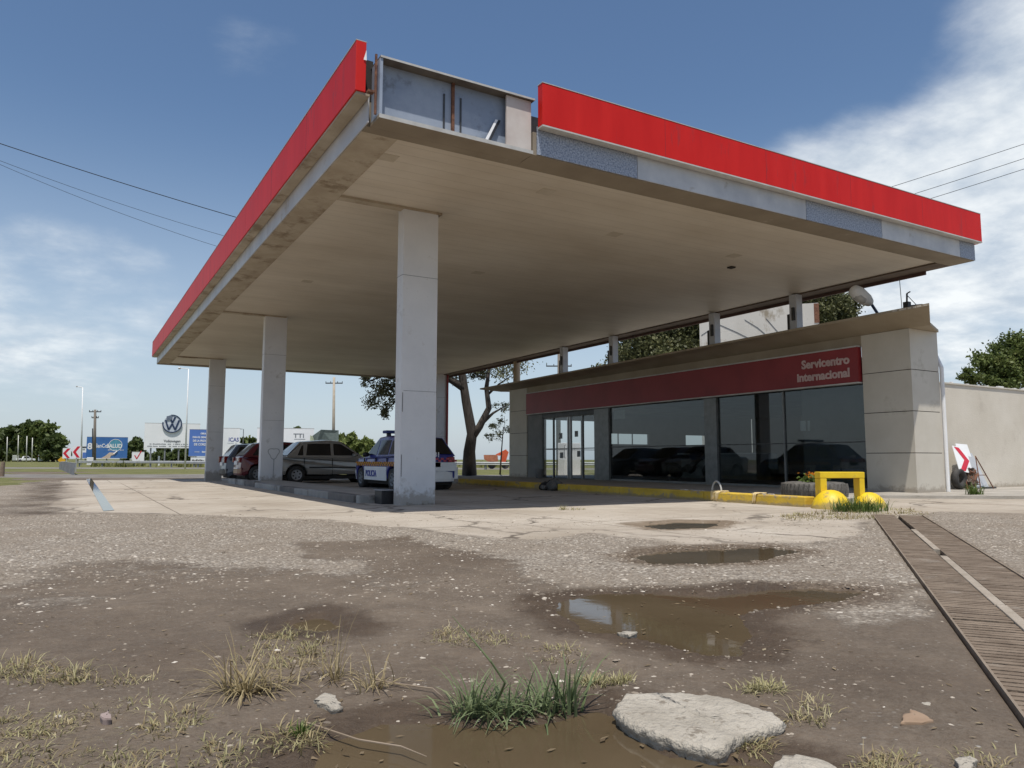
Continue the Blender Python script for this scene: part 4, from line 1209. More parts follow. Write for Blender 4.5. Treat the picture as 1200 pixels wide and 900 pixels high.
mb = MB(); mb.tube([(19.78, 10.5, .08), (20.08, 10.74, .90), (20.35, 10.48, .08)], .014, 6); mb.tube([(19.9, 10.6, .42), (20.24, 10.6, .42)], .01, 5); mb.build('easel_frame', rust, sh)
mb = MB(); mb.box(20.05, 20.62, 10.55, 10.62, .078, .12); mb.build('foot_bar', dark_metal, sh)

# ------------------------------------------------------------------ rooftop bits
lp = empty('cobra_lamp', (17.0, 12.4, 3.3), 'white street lamp head on a short dark arm above the shop roof', 'lamp')
pa = W(1034, 376, 17.6); pb = W(1021, 356, 17.4); pcn = W(998, 338, 17.1)
mb = MB(); mb.tube([pa+[.25, .1, -.5], pa, pb], .035, 8); mb.build('lamp_arm', navy, lp)
d = (pcn-pb); hd = []
mb = MB()
for t, rr in ((0, .05), (.08, .10), (.3, .15), (.65, .17), (.9, .13), (1.0, .04)): hd.append(rr)
mb.tube([pb+d*t for t in (0, .08, .3, .65, .9, 1.0)], hd, 12); mb.build('lamp_head', pm('lamp_grey', (.52, .52, .50), (.60, .60, .58)), lp, smooth=True)
mb = MB(); q = np.array([0, -.02, -.075]); mb.tube([pb+d*t+q for t in (.32, .5, .75, .88)], [.04, .12, .12, .05], 10); mb.build('lamp_lens', pm('lens_grey', (.30, .30, .28), (.38, .38, .36), rough=.2), lp, smooth=True)
fl = empty('roof_floodlight', tuple(W(1063, 357, 17.0)), 'small black floodlight bracket on the near end of the shop roof', 'floodlight')
P0 = W(1063, 359, 17.0)
mb = MB(); mb.box(P0[0]-.06, P0[0]+.06, P0[1]-.06, P0[1]+.06, P0[2]-.05, P0[2]+.10); mb.build('lamp_body', black_plastic, fl)
mb = MB(); mb.tube([P0+[0, 0, .1], P0+[.02, 0, .30]], .02, 6); mb.tube([P0+[.02, 0, .30], P0+[.07, -.05, .34]], .015, 6); mb.tube([P0+[.02, 0, .26], P0+[.18, -.12, .02]], .008, 5); mb.tube([P0+[.05, -.03, .0], P0+[.30, -.18, .03]], .028, 6); mb.build('bracket', black_plastic, fl)
mb = MB(); a0 = W(1057, 362, 18); mb.tube([a0, W(1054, 326, 18)], .008, 5); o = mb.build('antenna_rod', dark_metal); tag(o, 'thin whip antenna on the shop roof beside the floodlight', 'antenna')

# ------------------------------------------------------------------ trench drain grating
gdir, gn, gs0, Lg = GDIR, GN, GS0, LG
gt = empty('trench_grating', (float(gs0[0]), float(gs0[1]), 0), 'long rusty ribbed trench drain grating running across the gravel', 'grating')


def strip_mesh(s0, s1, w0, w1, prof, ds, name, m):
    ns = max(2, int((s1-s0)/ds)+1); S = np.linspace(s0, s1, ns); ww = np.linspace(w0, w1, 5)
    SS, WW_ = np.meshgrid(S, ww, indexing='ij')
    x = gs0[0]+gdir[0]*SS+gn[0]*WW_; y = gs0[1]+gdir[1]*SS+gn[1]*WW_
    z = prof(SS, WW_)
    v = np.stack([x, y, z], 2).reshape(-1, 3); i, j = np.meshgrid(np.arange(ns-1), np.arange(4), indexing='ij')
    a = (i*5+j).ravel(); f = np.stack([a, a+1, a+6, a+5], 1)
    # skirt
    return fast_mesh(name, v, f, m, gt)


def gbar(mb, s0, s1, w0, w1, z0, z1):
    c = [gs0+gdir*s+gn*w for s, w in ((s0, w0), (s1, w0), (s1, w1), (s0, w1))]
    mb.add([(p[0], p[1], z0) for p in c]+[(p[0], p[1], z1) for p in c], [(3, 2, 1, 0), (4, 5, 6, 7), (0, 1, 5, 4), (1, 2, 6, 5), (2, 3, 7, 6), (3, 0, 4, 7)])


zg = .004
for lane, (w0, w1) in enumerate(((.017, .285), (.345, .645))):
    s = 0.0; k = 0
    while s < Lg-.1:
        ln = min(1.28+.0*k, Lg-s)
        tilt = random.uniform(-.003, .003); off = random.uniform(-.003, .003)
        gp = MB(); q = s+.010
        while q < s+ln-.045:
            zz = zg+off+random.uniform(-.0012, .0012)
            gbar(gp, q, q+.040, w0, w1, -.035, zz); q += .055
        gbar(gp, s+.010, s+ln-.012, w0+.004, w0+.012, -.036, zg+off-.006); gbar(gp, s+.010, s+ln-.012, w1-.012, w1-.004, -.036, zg+off-.006)
        gp.build('grate_panel', grate_m, gt)
        s += ln; k += 1
edge = MB(); 
gbar(edge, 0, Lg, .005, .015, -.05, .009); edge.build('frame_angle', grate_bar, gt)
edge = MB(); gbar(edge, 0, Lg, .646, .660, -.05, .016); edge.build('frame_angle', grate_bar, gt)
cbar = MB()
for s0, s1, dw in ((0, 2.05, .008), (2.08, 4.3, 0), (4.32, 6.6, -.004), (7.1, 9.2, .004)): gbar(cbar, s0, s1, .285+dw, .338+dw, -.04, zg+.009)
cbar.build('centre_bar', pm('bar_pale', (.25, .21, .16), (.36, .31, .25), 5, .85, bump=.3), gt, bevel=.004)
mb = MB(); gbar(mb, 0, Lg, .02, .645, -.06, -.042); mb.build('trench_bed', dark_void, gt)  # near-black bed colour stands in for shade down in the slots

# ------------------------------------------------------------------ stones
def slab_stone(pix, thick, name, label, seed, mat_=stone_m):
    poly = np.array([at(x, y, thick)[:2] for x, y in pix]); c = poly.mean(0)
    # dense outline with jitter
    r = np.random.default_rng(seed); out = []
    n = len(poly)
    for i in range(n):
        a, b = poly[i], poly[(i+1) % n]; k = max(2, int(np.linalg.norm(b-a)/.018))
        for t in range(k): out.append(a+(b-a)*t/k+r.normal(size=2)*.0045)
    out = np.array(out); m = len(out)
    rings = [(.96, -.06, 0), (.99, .0, 0), (1.03, .45*thick, .003), (1.0, .82*thick, .004), (.965, .96*thick, .004), (.90, thick, .004), (.75, thick*1.02, .005), (.55, thick*1.05, .005), (.32, thick*1.04, .005), (.12, thick*1.05, .004)]
    vs = []; fs = []
    for s, z, j in rings:
        q = c+(out-c)*s
        zz = z+fbm(q[:, 0]*22, q[:, 1]*22, 4, seed)*(min(.022, thick*.6) if z > 0 else 0)
        for p, z_ in zip(q, zz): vs.append((p[0]+r.normal()*j*.3, p[1]+r.normal()*j*.3, z_))
    for i in range(len(rings)-1):
        for k in range(m): fs.append((i*m+k, i*m+(k+1) % m, (i+1)*m+(k+1) % m, (i+1)*m+k))
    fs.append(tuple((len(rings)-1)*m+k for k in range(m)))
    o = MB().add(vs, fs).build(name, mat_, smooth=True)
    return tag(o, label, 'stone')


slab_stone([(720, 828), (733, 812), (758, 810), (830, 813), (878, 824), (905, 835), (919, 845), (900, 852), (872, 857), (858, 870), (838, 876), (808, 870), (775, 860), (742, 848)], .034, 'concrete_chunk', 'large pale broken concrete chunk at the edge of the near puddle', 2)
slab_stone([(905, 897), (918, 885), (945, 884), (976, 893), (1000, 915), (960, 930), (910, 925)], .045, 'concrete_chunk', 'smaller pale stone at the bottom edge right of the near puddle', 5)
slab_stone([(370, 818), (382, 811), (393, 815), (402, 827), (392, 831), (378, 824)], .014, 'small_stone', 'small white stone lying beside the dry tuft', 8)
slab_stone([(119, 838), (126, 831), (131, 835), (129, 841), (122, 842)], .010, 'small_stone', 'small pinkish stone in the trampled grass on the left', 9, pm('pink_stone', (.26, .20, .18), (.34, .27, .24), 9, .9))
slab_stone([(1120, 890), (1135, 884), (1146, 890), (1140, 900), (1124, 900)], .010, 'small_stone', 'rounded pale stone near the bottom right corner', 12)
slab_stone([(1072, 820), (1088, 822), (1091, 826), (1078, 825)], .012, 'small_stone', 'thin white stone flake on bare dirt near the grating', 13)
slab_stone([(722, 741), (735, 739), (748, 741), (738, 744)], .010, 'small_stone', 'flat pale flake at the left shore of the middle puddle', 14)
o = slab_stone([(1055, 845), (1068, 831), (1088, 838), (1092, 843), (1070, 845)], .016, 'dry_leaf', 'brown dry leaf like scrap on the dirt near the grating', 15, pm('tan_leaf', (.24, .16, .10), (.30, .21, .14), 8, .8))
o['category'] = 'leaf'

# pebbles (uncountable)
def pebbles():
    r = np.random.default_rng(3)
    n = 52000
    d = r.uniform(0, 1, n)
    dep = 1.5*(9.5/1.5)**(d**.8)
    sd = (r.uniform(-1, 1, n))*dep*.74
    x = dep*HX+sd*HY; y = dep*HY-sd*HX
    z, cm, wet, cd, de = height(x, y, True)
    nA = fbm(x*.9, y*.9, 4, 15)
    keep = (z > -.011) & (r.uniform(0, 1, n) < .10+2.6*np.clip(nA+.02, 0, .5)+.4*sstep(4.5, 6.5, dep)) & (r.uniform(0, 1, n) > cm*.85)
    # none on the grating
    rel = np.stack([x-gs0[0], y-gs0[1]], 1); wv = rel@gn
    keep &= ~((wv > -.03) & (wv < .70))
    x, y, z = x[keep], y[keep], z[keep]; n = len(x)
    s = r.lognormal(-5.75, .55, n)
    s = np.clip(s, .0015, .014)
    base = np.array([(1, 0, .0), (.3, .95, .05), (-.85, .6, .0), (-.8, -.6, .05), (.35, -.9, 0), (.15, .05, .62), (-.1, .1, .55)])
    fs = np.array([(0, 1, 5), (1, 2, 6), (1, 6, 5), (2, 3, 6), (3, 4, 5), (3, 5, 6), (4, 0, 5)])
    a = r.uniform(0, 2*math.pi, n); ca, sa = np.cos(a), np.sin(a)
    sx = s*r.uniform(.8, 1.6, n); sy = s*r.uniform(.7, 1.2, n); szv = s*r.uniform(.35, .8, n)
    bx = base[None, :, 0]*sx[:, None]; by = base[None, :, 1]*sy[:, None]
    v = np.stack([x[:, None]+bx*ca[:, None]-by*sa[:, None], y[:, None]+bx*sa[:, None]+by*ca[:, None], z[:, None]-.001+base[None, :, 2]*szv[:, None]], 2).reshape(-1, 3)
    f = (fs[None]+np.arange(n)[:, None, None]*7).reshape(-1, 3)
    m, N, L, b = new_mat('pebbles')
    g = N.new('ShaderNodeNewGeometry'); cr = N.new('ShaderNodeValToRGB')
    el = cr.color_ramp.elements
    el[0].position = 0; el[0].color = (.13, .105, .078, 1); el[1].position = 1; el[1].color = (.54, .495, .425, 1)
    e = el.new(.6); e.color = (.22, .182, .138, 1); e = el.new(.88); e.color = (.38, .33, .265, 1)
    L.new(g.outputs['Random Per Island'], cr.inputs[0]); L.new(cr.outputs[0], b.inputs['Base Color']); b.inputs['Roughness'].default_value = .9
    # second, coarser sort lying in the gravelled area
    n = 90000
    dep = r.uniform(4.0, 10.8, n); sd = r.uniform(-1, 1, n)*dep*.74
    x = dep*HX+sd*HY; y = dep*HY-sd*HX
    z, cm, wet, cd, de = height(x, y, True); gm = gravel(x, y)
    cl = fbm(x*1.3, y*1.3, 4, 61); rel = np.stack([x-gs0[0], y-gs0[1]], 1); wv = rel@gn
    keep = (z > -.011) & (r.uniform(0, 1, n) < (gm*.75+.04)*(.35+2.2*np.clip(cl+.2, 0, .6))) & (r.uniform(0, 1, n) > cm*.80) & ~((wv > -.03) & (wv < .70))
    x, y, z = x[keep], y[keep], z[keep]; n = len(x)
    s = np.clip(r.lognormal(-4.95, .45, n), .003, .019)
    a = r.uniform(0, 2*math.pi, n); ca, sa = np.cos(a), np.sin(a)
    sx = s*r.uniform(.8, 1.6, n); sy = s*r.uniform(.7, 1.2, n); szv = s*r.uniform(.4, .9, n)
    bx = base[None, :, 0]*sx[:, None]; by = base[None, :, 1]*sy[:, None]
    v2 = np.stack([x[:, None]+bx*ca[:, None]-by*sa[:, None], y[:, None]+bx*sa[:, None]+by*ca[:, None], z[:, None]-.001+base[None, :, 2]*szv[:, None]], 2).reshape(-1, 3)
    f2 = (fs[None]+np.arange(n)[:, None, None]*7).reshape(-1, 3)+len(v)
    v = np.vstack([v, v2]); f = np.vstack([f, f2])
    o = fast_mesh('pebbles', v, f, m); tag(o, 'loose pale pebbles strewn over the dirt and gravel', 'pebbles', kind='stuff')


pebbles()

# ------------------------------------------------------------------ grass
def blades(cx, cy, n, spread, length, r, lean=.6, width=.006, z0=None, segs=4, curl=.5):
    """curved tapered blades; returns verts, faces"""
    bx = cx+r.normal(size=n)*spread; by = cy+r.normal(size=n)*spread*.8
    bz = height(bx, by)-.004 if z0 is None else np.full(n, z0)
    a = r.uniform(0, 2*math.pi, n)
    out = np.arctan2(by-cy, bx-cx); a = np.where(r.uniform(size=n) < .7, out+r.normal(size=n)*.6, a)
    ln = length*r.uniform(.45, 1.15, n); le = lean*r.uniform(.2, 1.25, n); w = width*r.uniform(.6, 1.3, n)
    V = []
    for k in range(segs+1):
        t = k/segs
        th = le*(.5+curl*t*1.6)
        hor = ln*t*np.sin(np.minimum(th, 1.9)); ver = ln*t*np.cos(np.minimum(th, 1.9))*(1-.12*t)
        px = bx+np.cos(a)*hor; py = by+np.sin(a)*hor; pz = bz+ver
        ww = w*(1-t)**.7*.5+.0004
        rx, ry = -np.sin(a)*ww, np.cos(a)*ww
        V.append(np.stack([px-rx, py-ry, pz], 1)); V.append(np.stack([px+rx, py+ry, pz], 1))
    v = np.stack(V, 1).reshape(-1, 3); m = 2*(segs+1)
    f0 = np.array([(2*k, 2*k+1, 2*k+3, 2*k+2) for k in range(segs)])
    f = (f0[None]+np.arange(n)[:, None, None]*m).reshape(-1, 4)
    return v, f


def join(parts):
    vs, fs, o = [], [], 0
    for v, f in parts: vs.append(v); fs.append(f+o); o += len(v)
    return np.vstack(vs), np.vstack(fs)


G_GREEN = leaf_mat('blade_green', (.070, .105, .040), (.21, .255, .125), (.38, .36, .22))
G_DRY = leaf_mat('blade_dry', (.17, .12, .055), (.40, .33, .18), (.55, .48, .32))
G_YEL = leaf_mat('blade_yellow_green', (.17, .155, .062), (.42, .38, .20), (.58, .52, .33))


def tuft(name, px, py, spec, label, m, seed):
    r = np.random.default_rng(seed); p = at(px, py)
    e = empty(name, (p[0], p[1], gz(p[0], p[1])), label, 'grass tuft')
    parts = [blades(p[0]+dx, p[1]+dy, n, sp, ln, r, le, w) for dx, dy, n, sp, ln, le, w in spec]
    v, f = join(parts); fast_mesh('blades', v, f, m, e)
    return e


dxr = np.array([HY, -HX])   # image right on the ground


def RT_(u, v=0): return dxr[0]*u+HX*v, dxr[1]*u+HY*v


tg = tuft('grass_tuft', 590, 834, [(*RT_(-.10), 80, .035, .19, 1.0, .007), (*RT_(.0), 60, .035, .16, 1.0, .007), (*RT_(.12, .02), 70, .035, .19, .95, .008), (*RT_(.21, .03), 26, .02, .23, .5, .010), (*RT_(-.02), 60, .07, .09, 1.2, .006), (*RT_(.05), 30, .08, .12, 1.5, .006)], 'lush green grass tuft growing at the edge of the near puddle', G_GREEN, 1)
p0 = at(575, 838)
# one tall bent stalk
mb = MB(); q = W(556, 752, 2.22); q1 = W(546, 738, 2.24); q2 = W(575, 775, 2.2)
mb.tube([p0, W(592, 800, 2.22), q2, q, W(530, 722, 2.25)], [.004, .0035, .003, .0025, .0008], 6); mb.build('stalk', G_GREEN, tg)
td = tuft('grass_tuft', 290, 806, [(*RT_(0), 80, .028, .22, 1.25, .005), (*RT_(-.05), 34, .03, .27, 1.35, .004), (*RT_(.08, .04), 40, .05, .15, 1.3, .004), (0, 0, 40, .03, .09, 1.1, .006)], 'dry straw coloured grass tuft on the dirt left of the puddle', G_DRY, 2)
tuft('grass_tuft', 392, 792, [(0, 0, 45, .03, .13, .9, .004), (.01, .0, 6, .01, .30, .2, .004)], 'small dry tuft with one tall upright stalk', G_DRY, 3)
tuft('grass_tuft', 440, 806, [(0, 0, 40, .035, .12, 1.0, .004), (.0, .0, 5, .02, .2, .5, .003)], 'thin dry sprig with bare twigs by the puddle corner', G_DRY, 4)
tuft('grass_tuft', 708, 800, [(*RT_(-.04), 120, .03, .055, .9, .004), (*RT_(.05), 120, .03, .05, .9, .004)], 'short yellowish tuft just left of the big concrete chunk', G_YEL, 5)
tuft('grass_tuft', 898, 812, [(*RT_(0), 150, .035, .055, 1.0, .004), (*RT_(-.04), 60, .03, .04, .9, .004)], 'short yellowish tuft behind the big concrete chunk', G_YEL, 6)
tuft('grass_tuft', 352, 858, [(0, 0, 40, .015, .05, .6, .005)], 'tiny bright green sprout on wet dirt near the puddle', GREEN1, 7)
tuft('weed_clump', 1003, 600, [(*RT_(-.2), 160, .10, .26, .55, .012), (*RT_(.1), 160, .12, .30, .5, .012), (*RT_(.35, .1), 100, .10, .22, .6, .012), (*RT_(0, -.1), 120, .16, .16, .8, .012)], 'tall green weeds growing around the yellow hoop barrier', GREEN1, 8)['category'] = 'weeds'
e = tuft('weed_clump', 1142, 584, [(0, 0, 110, .07, .30, .6, .014)], 'single green weed on the pavement before the cream wall', GREEN1, 9); e['category'] = 'weeds'
for o in e.children: o.location.z = .075
tuft('weed_clump', 668, 598, [(*RT_(-.1), 40, .06, .12, .8, .009), (*RT_(.12), 40, .08, .08, .9, .009)], 'small pale weed in a crack at the shade edge', G_YEL, 10)['category'] = 'weeds'


def low_patches():
    r = np.random.default_rng(21); parts = []; dry = []
    def patch(pix, n, ln, le=1.0, w=.004, sp=.025):
        poly = gpoly(pix); lo, hi = poly.min(0), poly.max(0); c = 0
        while c < n:
            q = r.uniform(lo, hi)
            if sdf_poly(np.array([q[0]]), np.array([q[1]]), poly)[0] > -.0: c += .2; continue
            if fbm(np.array([q[0]*7]), np.array([q[1]*7]), 3, 5)[0] < -.06: c += .3; continue
            (dry if r.uniform() < .45 else parts).append(blades(q[0], q[1], int(r.integers(4, 11)), sp*r.uniform(.6, 1.6), ln*r.uniform(.35, 1.45), r, le*r.uniform(.8, 1.7), w*r.uniform(.7, 1.2), segs=3)); c += .8
    patch([(268, 778), (300, 745), (350, 735), (385, 750), (378, 775), (320, 785)], 150, .045, 1.1)
    patch([(495, 748), (520, 736), (560, 738), (620, 748), (600, 755), (530, 755)], 90, .035, 1.0)
    patch([(-30, 795), (-30, 770), (60, 778), (130, 790), (110, 800), (40, 803)], 130, .055, 1.0)
    patch([(100, 800), (150, 788), (190, 792), (150, 803)], 22, .04, 1.2)
    patch([(-30, 860), (-30, 828), (60, 835), (160, 815), (190, 822), (120, 845), (60, 862)], 150, .035, 1.2)
    patch([(150, 850), (210, 828), (245, 832), (240, 850), (200, 862)], 60, .035, 1.2)
    patch([(-30, 960), (-30, 872), (60, 868), (140, 878), (210, 885), (235, 920), (200, 960)], 220, .035, 1.15)
    patch([(230, 905), (250, 862), (300, 870), (290, 915)], 50, .035, 1.2)
    patch([(320, 880), (330, 845), (365, 858), (370, 885)], 45, .05, 1.1)
    patch([(925, 850), (925, 825), (960, 822), (965, 850)], 50, .04, 1.1)
    patch([(855, 880), (862, 858), (895, 862), (900, 885)], 55, .04, 1.1)
    patch([(1005, 925), (1010, 885), (1045, 870), (1080, 885), (1075, 930)], 120, .04, 1.1)
    patch([(990, 870), (1005, 845), (1025, 850), (1015, 872)], 26, .03, 1.2)
    patch([(1120, 905), (1140, 880), (1190, 892), (1160, 915)], 40, .03, 1.2)
    patch([(620, 770), (650, 755), (680, 765), (665, 778)], 30, .04, 1.1)
    patch([(915, 606), (960, 600), (1070, 597), (1085, 604), (1000, 610), (930, 611)], 260, .07, .9, .011, .06)
    v, f = join(parts)
    o = fast_mesh('low_grass', v, f, G_YEL); tag(o, 'patches of short yellowish grass creeping over the dirt', 'grass', kind='stuff')
    v, f = join(dry)
    o = fast_mesh('dry_grass', v, f, G_DRY); tag(o, 'short dry straw coloured grass mixed into the low patches', 'grass', kind='stuff')


low_patches()
# dead leaves and bits of straw lying on the mud
r_ = np.random.default_rng(77); n_ = 900
dp_ = 1.6*(5.5/1.6)**r_.uniform(0, 1, n_); sd_ = r_.uniform(-1, 1, n_)*dp_*.72
lx, ly = dp_*HX+sd_*HY, dp_*HY-sd_*HX
lz = height(lx, ly); kp = (fbm(lx*1.6, ly*1.6, 3, 44) > -.02) & (((lx-gs0[0])*gn[0]+(ly-gs0[1])*gn[1]) < -.02)
lc = np.stack([lx, ly, np.maximum(lz, -.012)+.004], 1)[kp]
v_, f_ = leaf_cloud(lc, .016, r_, 2.2); v_ = v_.reshape(-1, 4, 3); v_[:, :, 2] = lc[:, None, 2]+(v_[:, :, 2]-lc[:, None, 2])*.18
o = fast_mesh('dead_leaves', v_.reshape(-1, 3), f_, leaf_mat('dead_leaf', (.10, .07, .04), (.30, .23, .14), (.42, .36, .25))); tag(o, 'small dead leaves and straw scattered on the mud', 'litter', kind='stuff')
# dry twigs
for pts, lab in ((((437, 800), (470, 806), (507, 811), (520, 822)), 'dry brown twig lying along the near puddle edge'), (((360, 852), (420, 872), (470, 880), (500, 892)), 'bare pale twig reaching into the near puddle')):
    mb = MB(); mb.tube([tuple(at(x, y)[:2])+(gz(*at(x, y)[:2])*0+.012,) for x, y in pts], [.0035, .003, .0025, .001], 6); tag(mb.build('twig', pm('twig_brown', (.20, .15, .10), (.28, .22, .16))), lab, 'twig')

# ------------------------------------------------------------------ cars
def bez_profile(pts): return pts


def car(name, label, loc, rz, body_m, spec, extras=None, group='cars parked under the canopy'):
    """local +x forward; spec: L, W, belt z, top outline etc."""
    e = empty(name, loc, label, 'car', rz=rz, group=group); OFF[e.name] = np.zeros(3)
    Lh = spec['L']/2; hw = spec['W']/2
    fx, rx, wr = spec['fx'], spec['rx'], spec['wr']
    zb = spec.get('zb', .20); zbelt = spec['belt']; zh = spec['hood']
    ar = wr+.055

    def arch(xc):
        return [(xc+ar*math.cos(t), max(zb, wr+ar*math.sin(t)*1.0-.0)) for t in np.linspace(0, math.pi, 11)]
    low = [(Lh-.12, zb)]+arch(fx)+arch(rx)+[(-Lh+.12, zb), (-Lh+.01, zb+.12), (-Lh, .5), (-Lh+.04, spec['tail']-.06), (-Lh+.10, spec['tail'])]
    low += [(spec['c0'], zbelt), (spec['a0'], zbelt), (Lh-.45, zh), (Lh-.14, zh-.10), (Lh-.02, zh-.26), (Lh, .42), (Lh-.03, zb+.1)]
    low = [p for i, p in enumerate(low) if i == 0 or (abs(p[0]-low[i-1][0])+abs(p[1]-low[i-1][1])) > 1e-4]

    def width(x, z):
        w = hw
        w *= 1-.13*max(0, (abs(x)-(Lh-.75))/.75)**2
        w *= 1-.05*max(0, (.45-z)/.3)-.04*max(0, (z-.6)/.4)
        return w
    n = len(low)
    mb = MB(); vs = []
    rows = (-1, -.92, -.5, 0, .5, .92, 1)
    for k in rows:
        for x, z in low:
            bulge = 0
            w = width(x, z)
            shrink = 1.0
            xx = x - (.05*k*k*np.sign(x) if abs(x) > Lh-.35 else 0)
            zz = z+(.025*(1-k*k) if z > zbelt-.02 or z >= spec['tail']-.001 else 0)
            vs.append((xx, w*k, zz))
    fs = []
    for r_i in range(len(rows)-1):
        for i in range(n):
            fs.append((r_i*n+i, r_i*n+(i+1) % n, (r_i+1)*n+(i+1) % n, (r_i+1)*n+i))
    fs.append(tuple(range(n-1, -1, -1))); fs.append(tuple((len(rows)-1)*n+i for i in range(n)))
    mb.add(vs, fs)
    body = mb.build('body', body_m, e, local=True, bevel=.035, seg=3)
    for p in body.data.polygons: p.use_smooth = False
    # greenhouse
    g = spec['green']      # [(x,z)] from rear belt over roof to front belt
    ztop = max(z for _, z in g)

    def gw(z, k=1.0): return (hw*.955-(z-zbelt)/(ztop-zbelt)*hw*.20)*k
    mb = MB(); m = len(g); vs = []
    for k in (-1, -.5, 0, .5, 1):
        for x, z in g: vs.append((x, gw(z)*k, z+.03*(1-k*k)*(z-zbelt)/(ztop-zbelt)))
    fs = [(r_i*m+i, r_i*m+i+1, (r_i+1)*m+i+1, (r_i+1)*m+i) for r_i in range(4) for i in range(m-1)]
    fs += [tuple(range(m)), tuple(4*m+i for i in range(m))]
    mb.add(vs, fs); roof = mb.build('roof', body_m, e, local=True, bevel=.03, seg=3)
    # side windows
    for sgn in (-1, 1):
        for win in spec['wins']:
            w_ = MB(); q = [(x, sgn*(gw(z)+.006), z) for x, z in win]; q2 = [(x, sgn*(gw(z)-.012), z) for x, z in win]
            kk = len(win)
            w_.add(q+q2, [tuple(range(kk))]+[(i, (i+1) % kk, kk+(i+1) % kk, kk+i) for i in range(kk)])
            w_.build('side_window', car_glass, roof, local=True)
    # windscreen and rear window
    for nm, (xa, za), (xb, zb_) in (('windscreen', g[-1], g[-2]), ('rear_window', g[0], g[1])):
        w_ = MB(); s = 1 if nm == 'windscreen' else -1
        t0, t1 = .08, .93
        p0 = (xa+(xb-xa)*t0, za+(zb_-za)*t0); p1 = (xa+(xb-xa)*t1, za+(zb_-za)*t1)
        vs = []
        for (x, z) in (p0, p1):
            for k in (-.9, -.45, 0, .45, .9): vs.append((x+s*.012, gw(z)*k, z+.03*(1-k*k)*(z-zbelt)/(ztop-zbelt)+.012))
        w_.add(vs, [(i, i+1, i+6, i+5) for i in range(4)]); w_.build(nm, car_glass, roof, local=True)
    # wheels
    for x in (fx, rx):
        for sgn in (-1, 1):
            yw = sgn*(hw-.11)
            t_ = MB(); t_.lathe([(wr*.60, -.095), (wr*.93, -.10), (wr, -.06), (wr, .06), (wr*.93, .10), (wr*.60, .095)], 26, (x, yw, wr), axis='y')
            w = t_.build('wheel', rubber, e, local=True, smooth=True)
            r_m = MB(); yo = yw+sgn*.075
            r_m.lathe([(.001, yo*0+sgn*.01), (wr*.18, sgn*.012), (wr*.2, 0), (wr*.52, sgn*.004), (wr*.60, sgn*.02), (wr*.62, -sgn*.02)], 24, (x, yo, wr), axis='y')
            ri = r_m.build('rim', rim_m if spec.get('alloy', True) else grey_text, w, local=True)
            hl = MB()
            for k in range(6):
                a = 2*math.pi*k/6+.3
                hl.lathe([(.001, 0), (wr*.10, 0)], 8, (x+wr*.38*math.cos(a), yo+sgn*.012, wr+wr*.38*math.sin(a)), axis='y')
            hl.build('rim_hole', dark_void, w, local=True)
        # dark wheel well
        ww = MB(); ww.lathe([(.001, -hw+.24), (ar-.005, -hw+.24), (ar-.005, hw-.24), (.001, hw-.24)], 22, (x, 0, wr), axis='y'); ww.build('wheel_well', dark_void, e, local=True)
    ud = MB(); ud.box(-Lh+.2, Lh-.2, -hw+.12, hw-.12, zb-.06, zb+.05); ud.build('underside', dark_void, e, local=True)
    # bumpers
    for s, nm in ((1, 'front_bumper'), (-1, 'rear_bumper')):
        b = MB(); vs = []
        for z in (zb+.03, .30, .46, .50):
            for k in (-1, -.85, -.5, 0, .5, .85, 1):
                pr = .035 if z not in (zb+.03, .50) else .015
                vs.append((s*(Lh+pr-.10*abs(k)**4-.02), width(Lh-.05, z)*k*1.005, z))
        b.add(vs, [(r_i*7+i, r_i*7+i+1, (r_i+1)*7+i+1, (r_i+1)*7+i) for r_i in range(3) for i in range(6)])
        o = b.build(nm, spec.get('bump_m', body_m), e, local=True); o.modifiers.new('s', 'SOLIDIFY').thickness = .05
    # lamps
    for sgn in (-1, 1):
        b = MB(); y0 = sgn*(hw*.60); y1 = sgn*(width(-Lh, .8)-.02)
        za, zb2 = spec['tl']
        b.box(-Lh-.004, -Lh+.16, min(y0, y1), max(y0, y1), za, zb2); b.build('tail_lamp', tail_red, e, local=True, bevel=.015)
        b = MB(); b.box(Lh-.20, Lh-.015, min(sgn*hw*.5, sgn*hw*.86), max(sgn*hw*.5, sgn*hw*.86), zh-.27, zh-.13); b.build('headlight', pm('headlamp', (.45, .47, .48), (.6, .6, .6), 3, .1), e, local=True, bevel=.02)
        b = MB(); v_, f_ = rock_verts(.07, .10, .065, 3, 6, 8); b.add([(a+spec['a0']-.28, c_+sgn*(hw+.06), d_+zbelt+.07) for a, c_, d_ in v_], f_); b.build('mirror', spec.get('mir', body_m), e, local=True, smooth=True)
        for xh in spec['handles']:
            b = MB(); b.box(xh-.08, xh+.08, min(sgn*(hw*.985-.01), sgn*(hw*.985+.02)), max(sgn*(hw*.985-.01), sgn*(hw*.985+.02)), zbelt-.16, zbelt-.125); b.build('handle', spec.get('hand_m', body_m), e, local=True, bevel=.008)
        b = MB()
        for xd in spec['seams']: b.box(xd-.006, xd+.006, min(sgn*hw*.96, sgn*(hw+.003)), max(sgn*hw*.96, sgn*(hw+.003)), zb+.08, zbelt-.03)
        b.build('door_seam', dark_void, e, local=True)
        b = MB(); b.box(rx+ar+.05, fx-ar-.05, min(sgn*(hw*.99), sgn*(hw+.012)), max(sgn*(hw*.99), sgn*(hw+.012)), .50, .55); b.build('side_moulding', spec.get('mould', black_plastic), e, local=True, bevel=.006)
    b = MB(); b.box(-Lh-.012, -Lh+.02, -.26, .26, spec['plate'], spec['plate']+.13); b.build('licence_plate', white_paint, e, local=True)
    return e, body, roof, width, gw


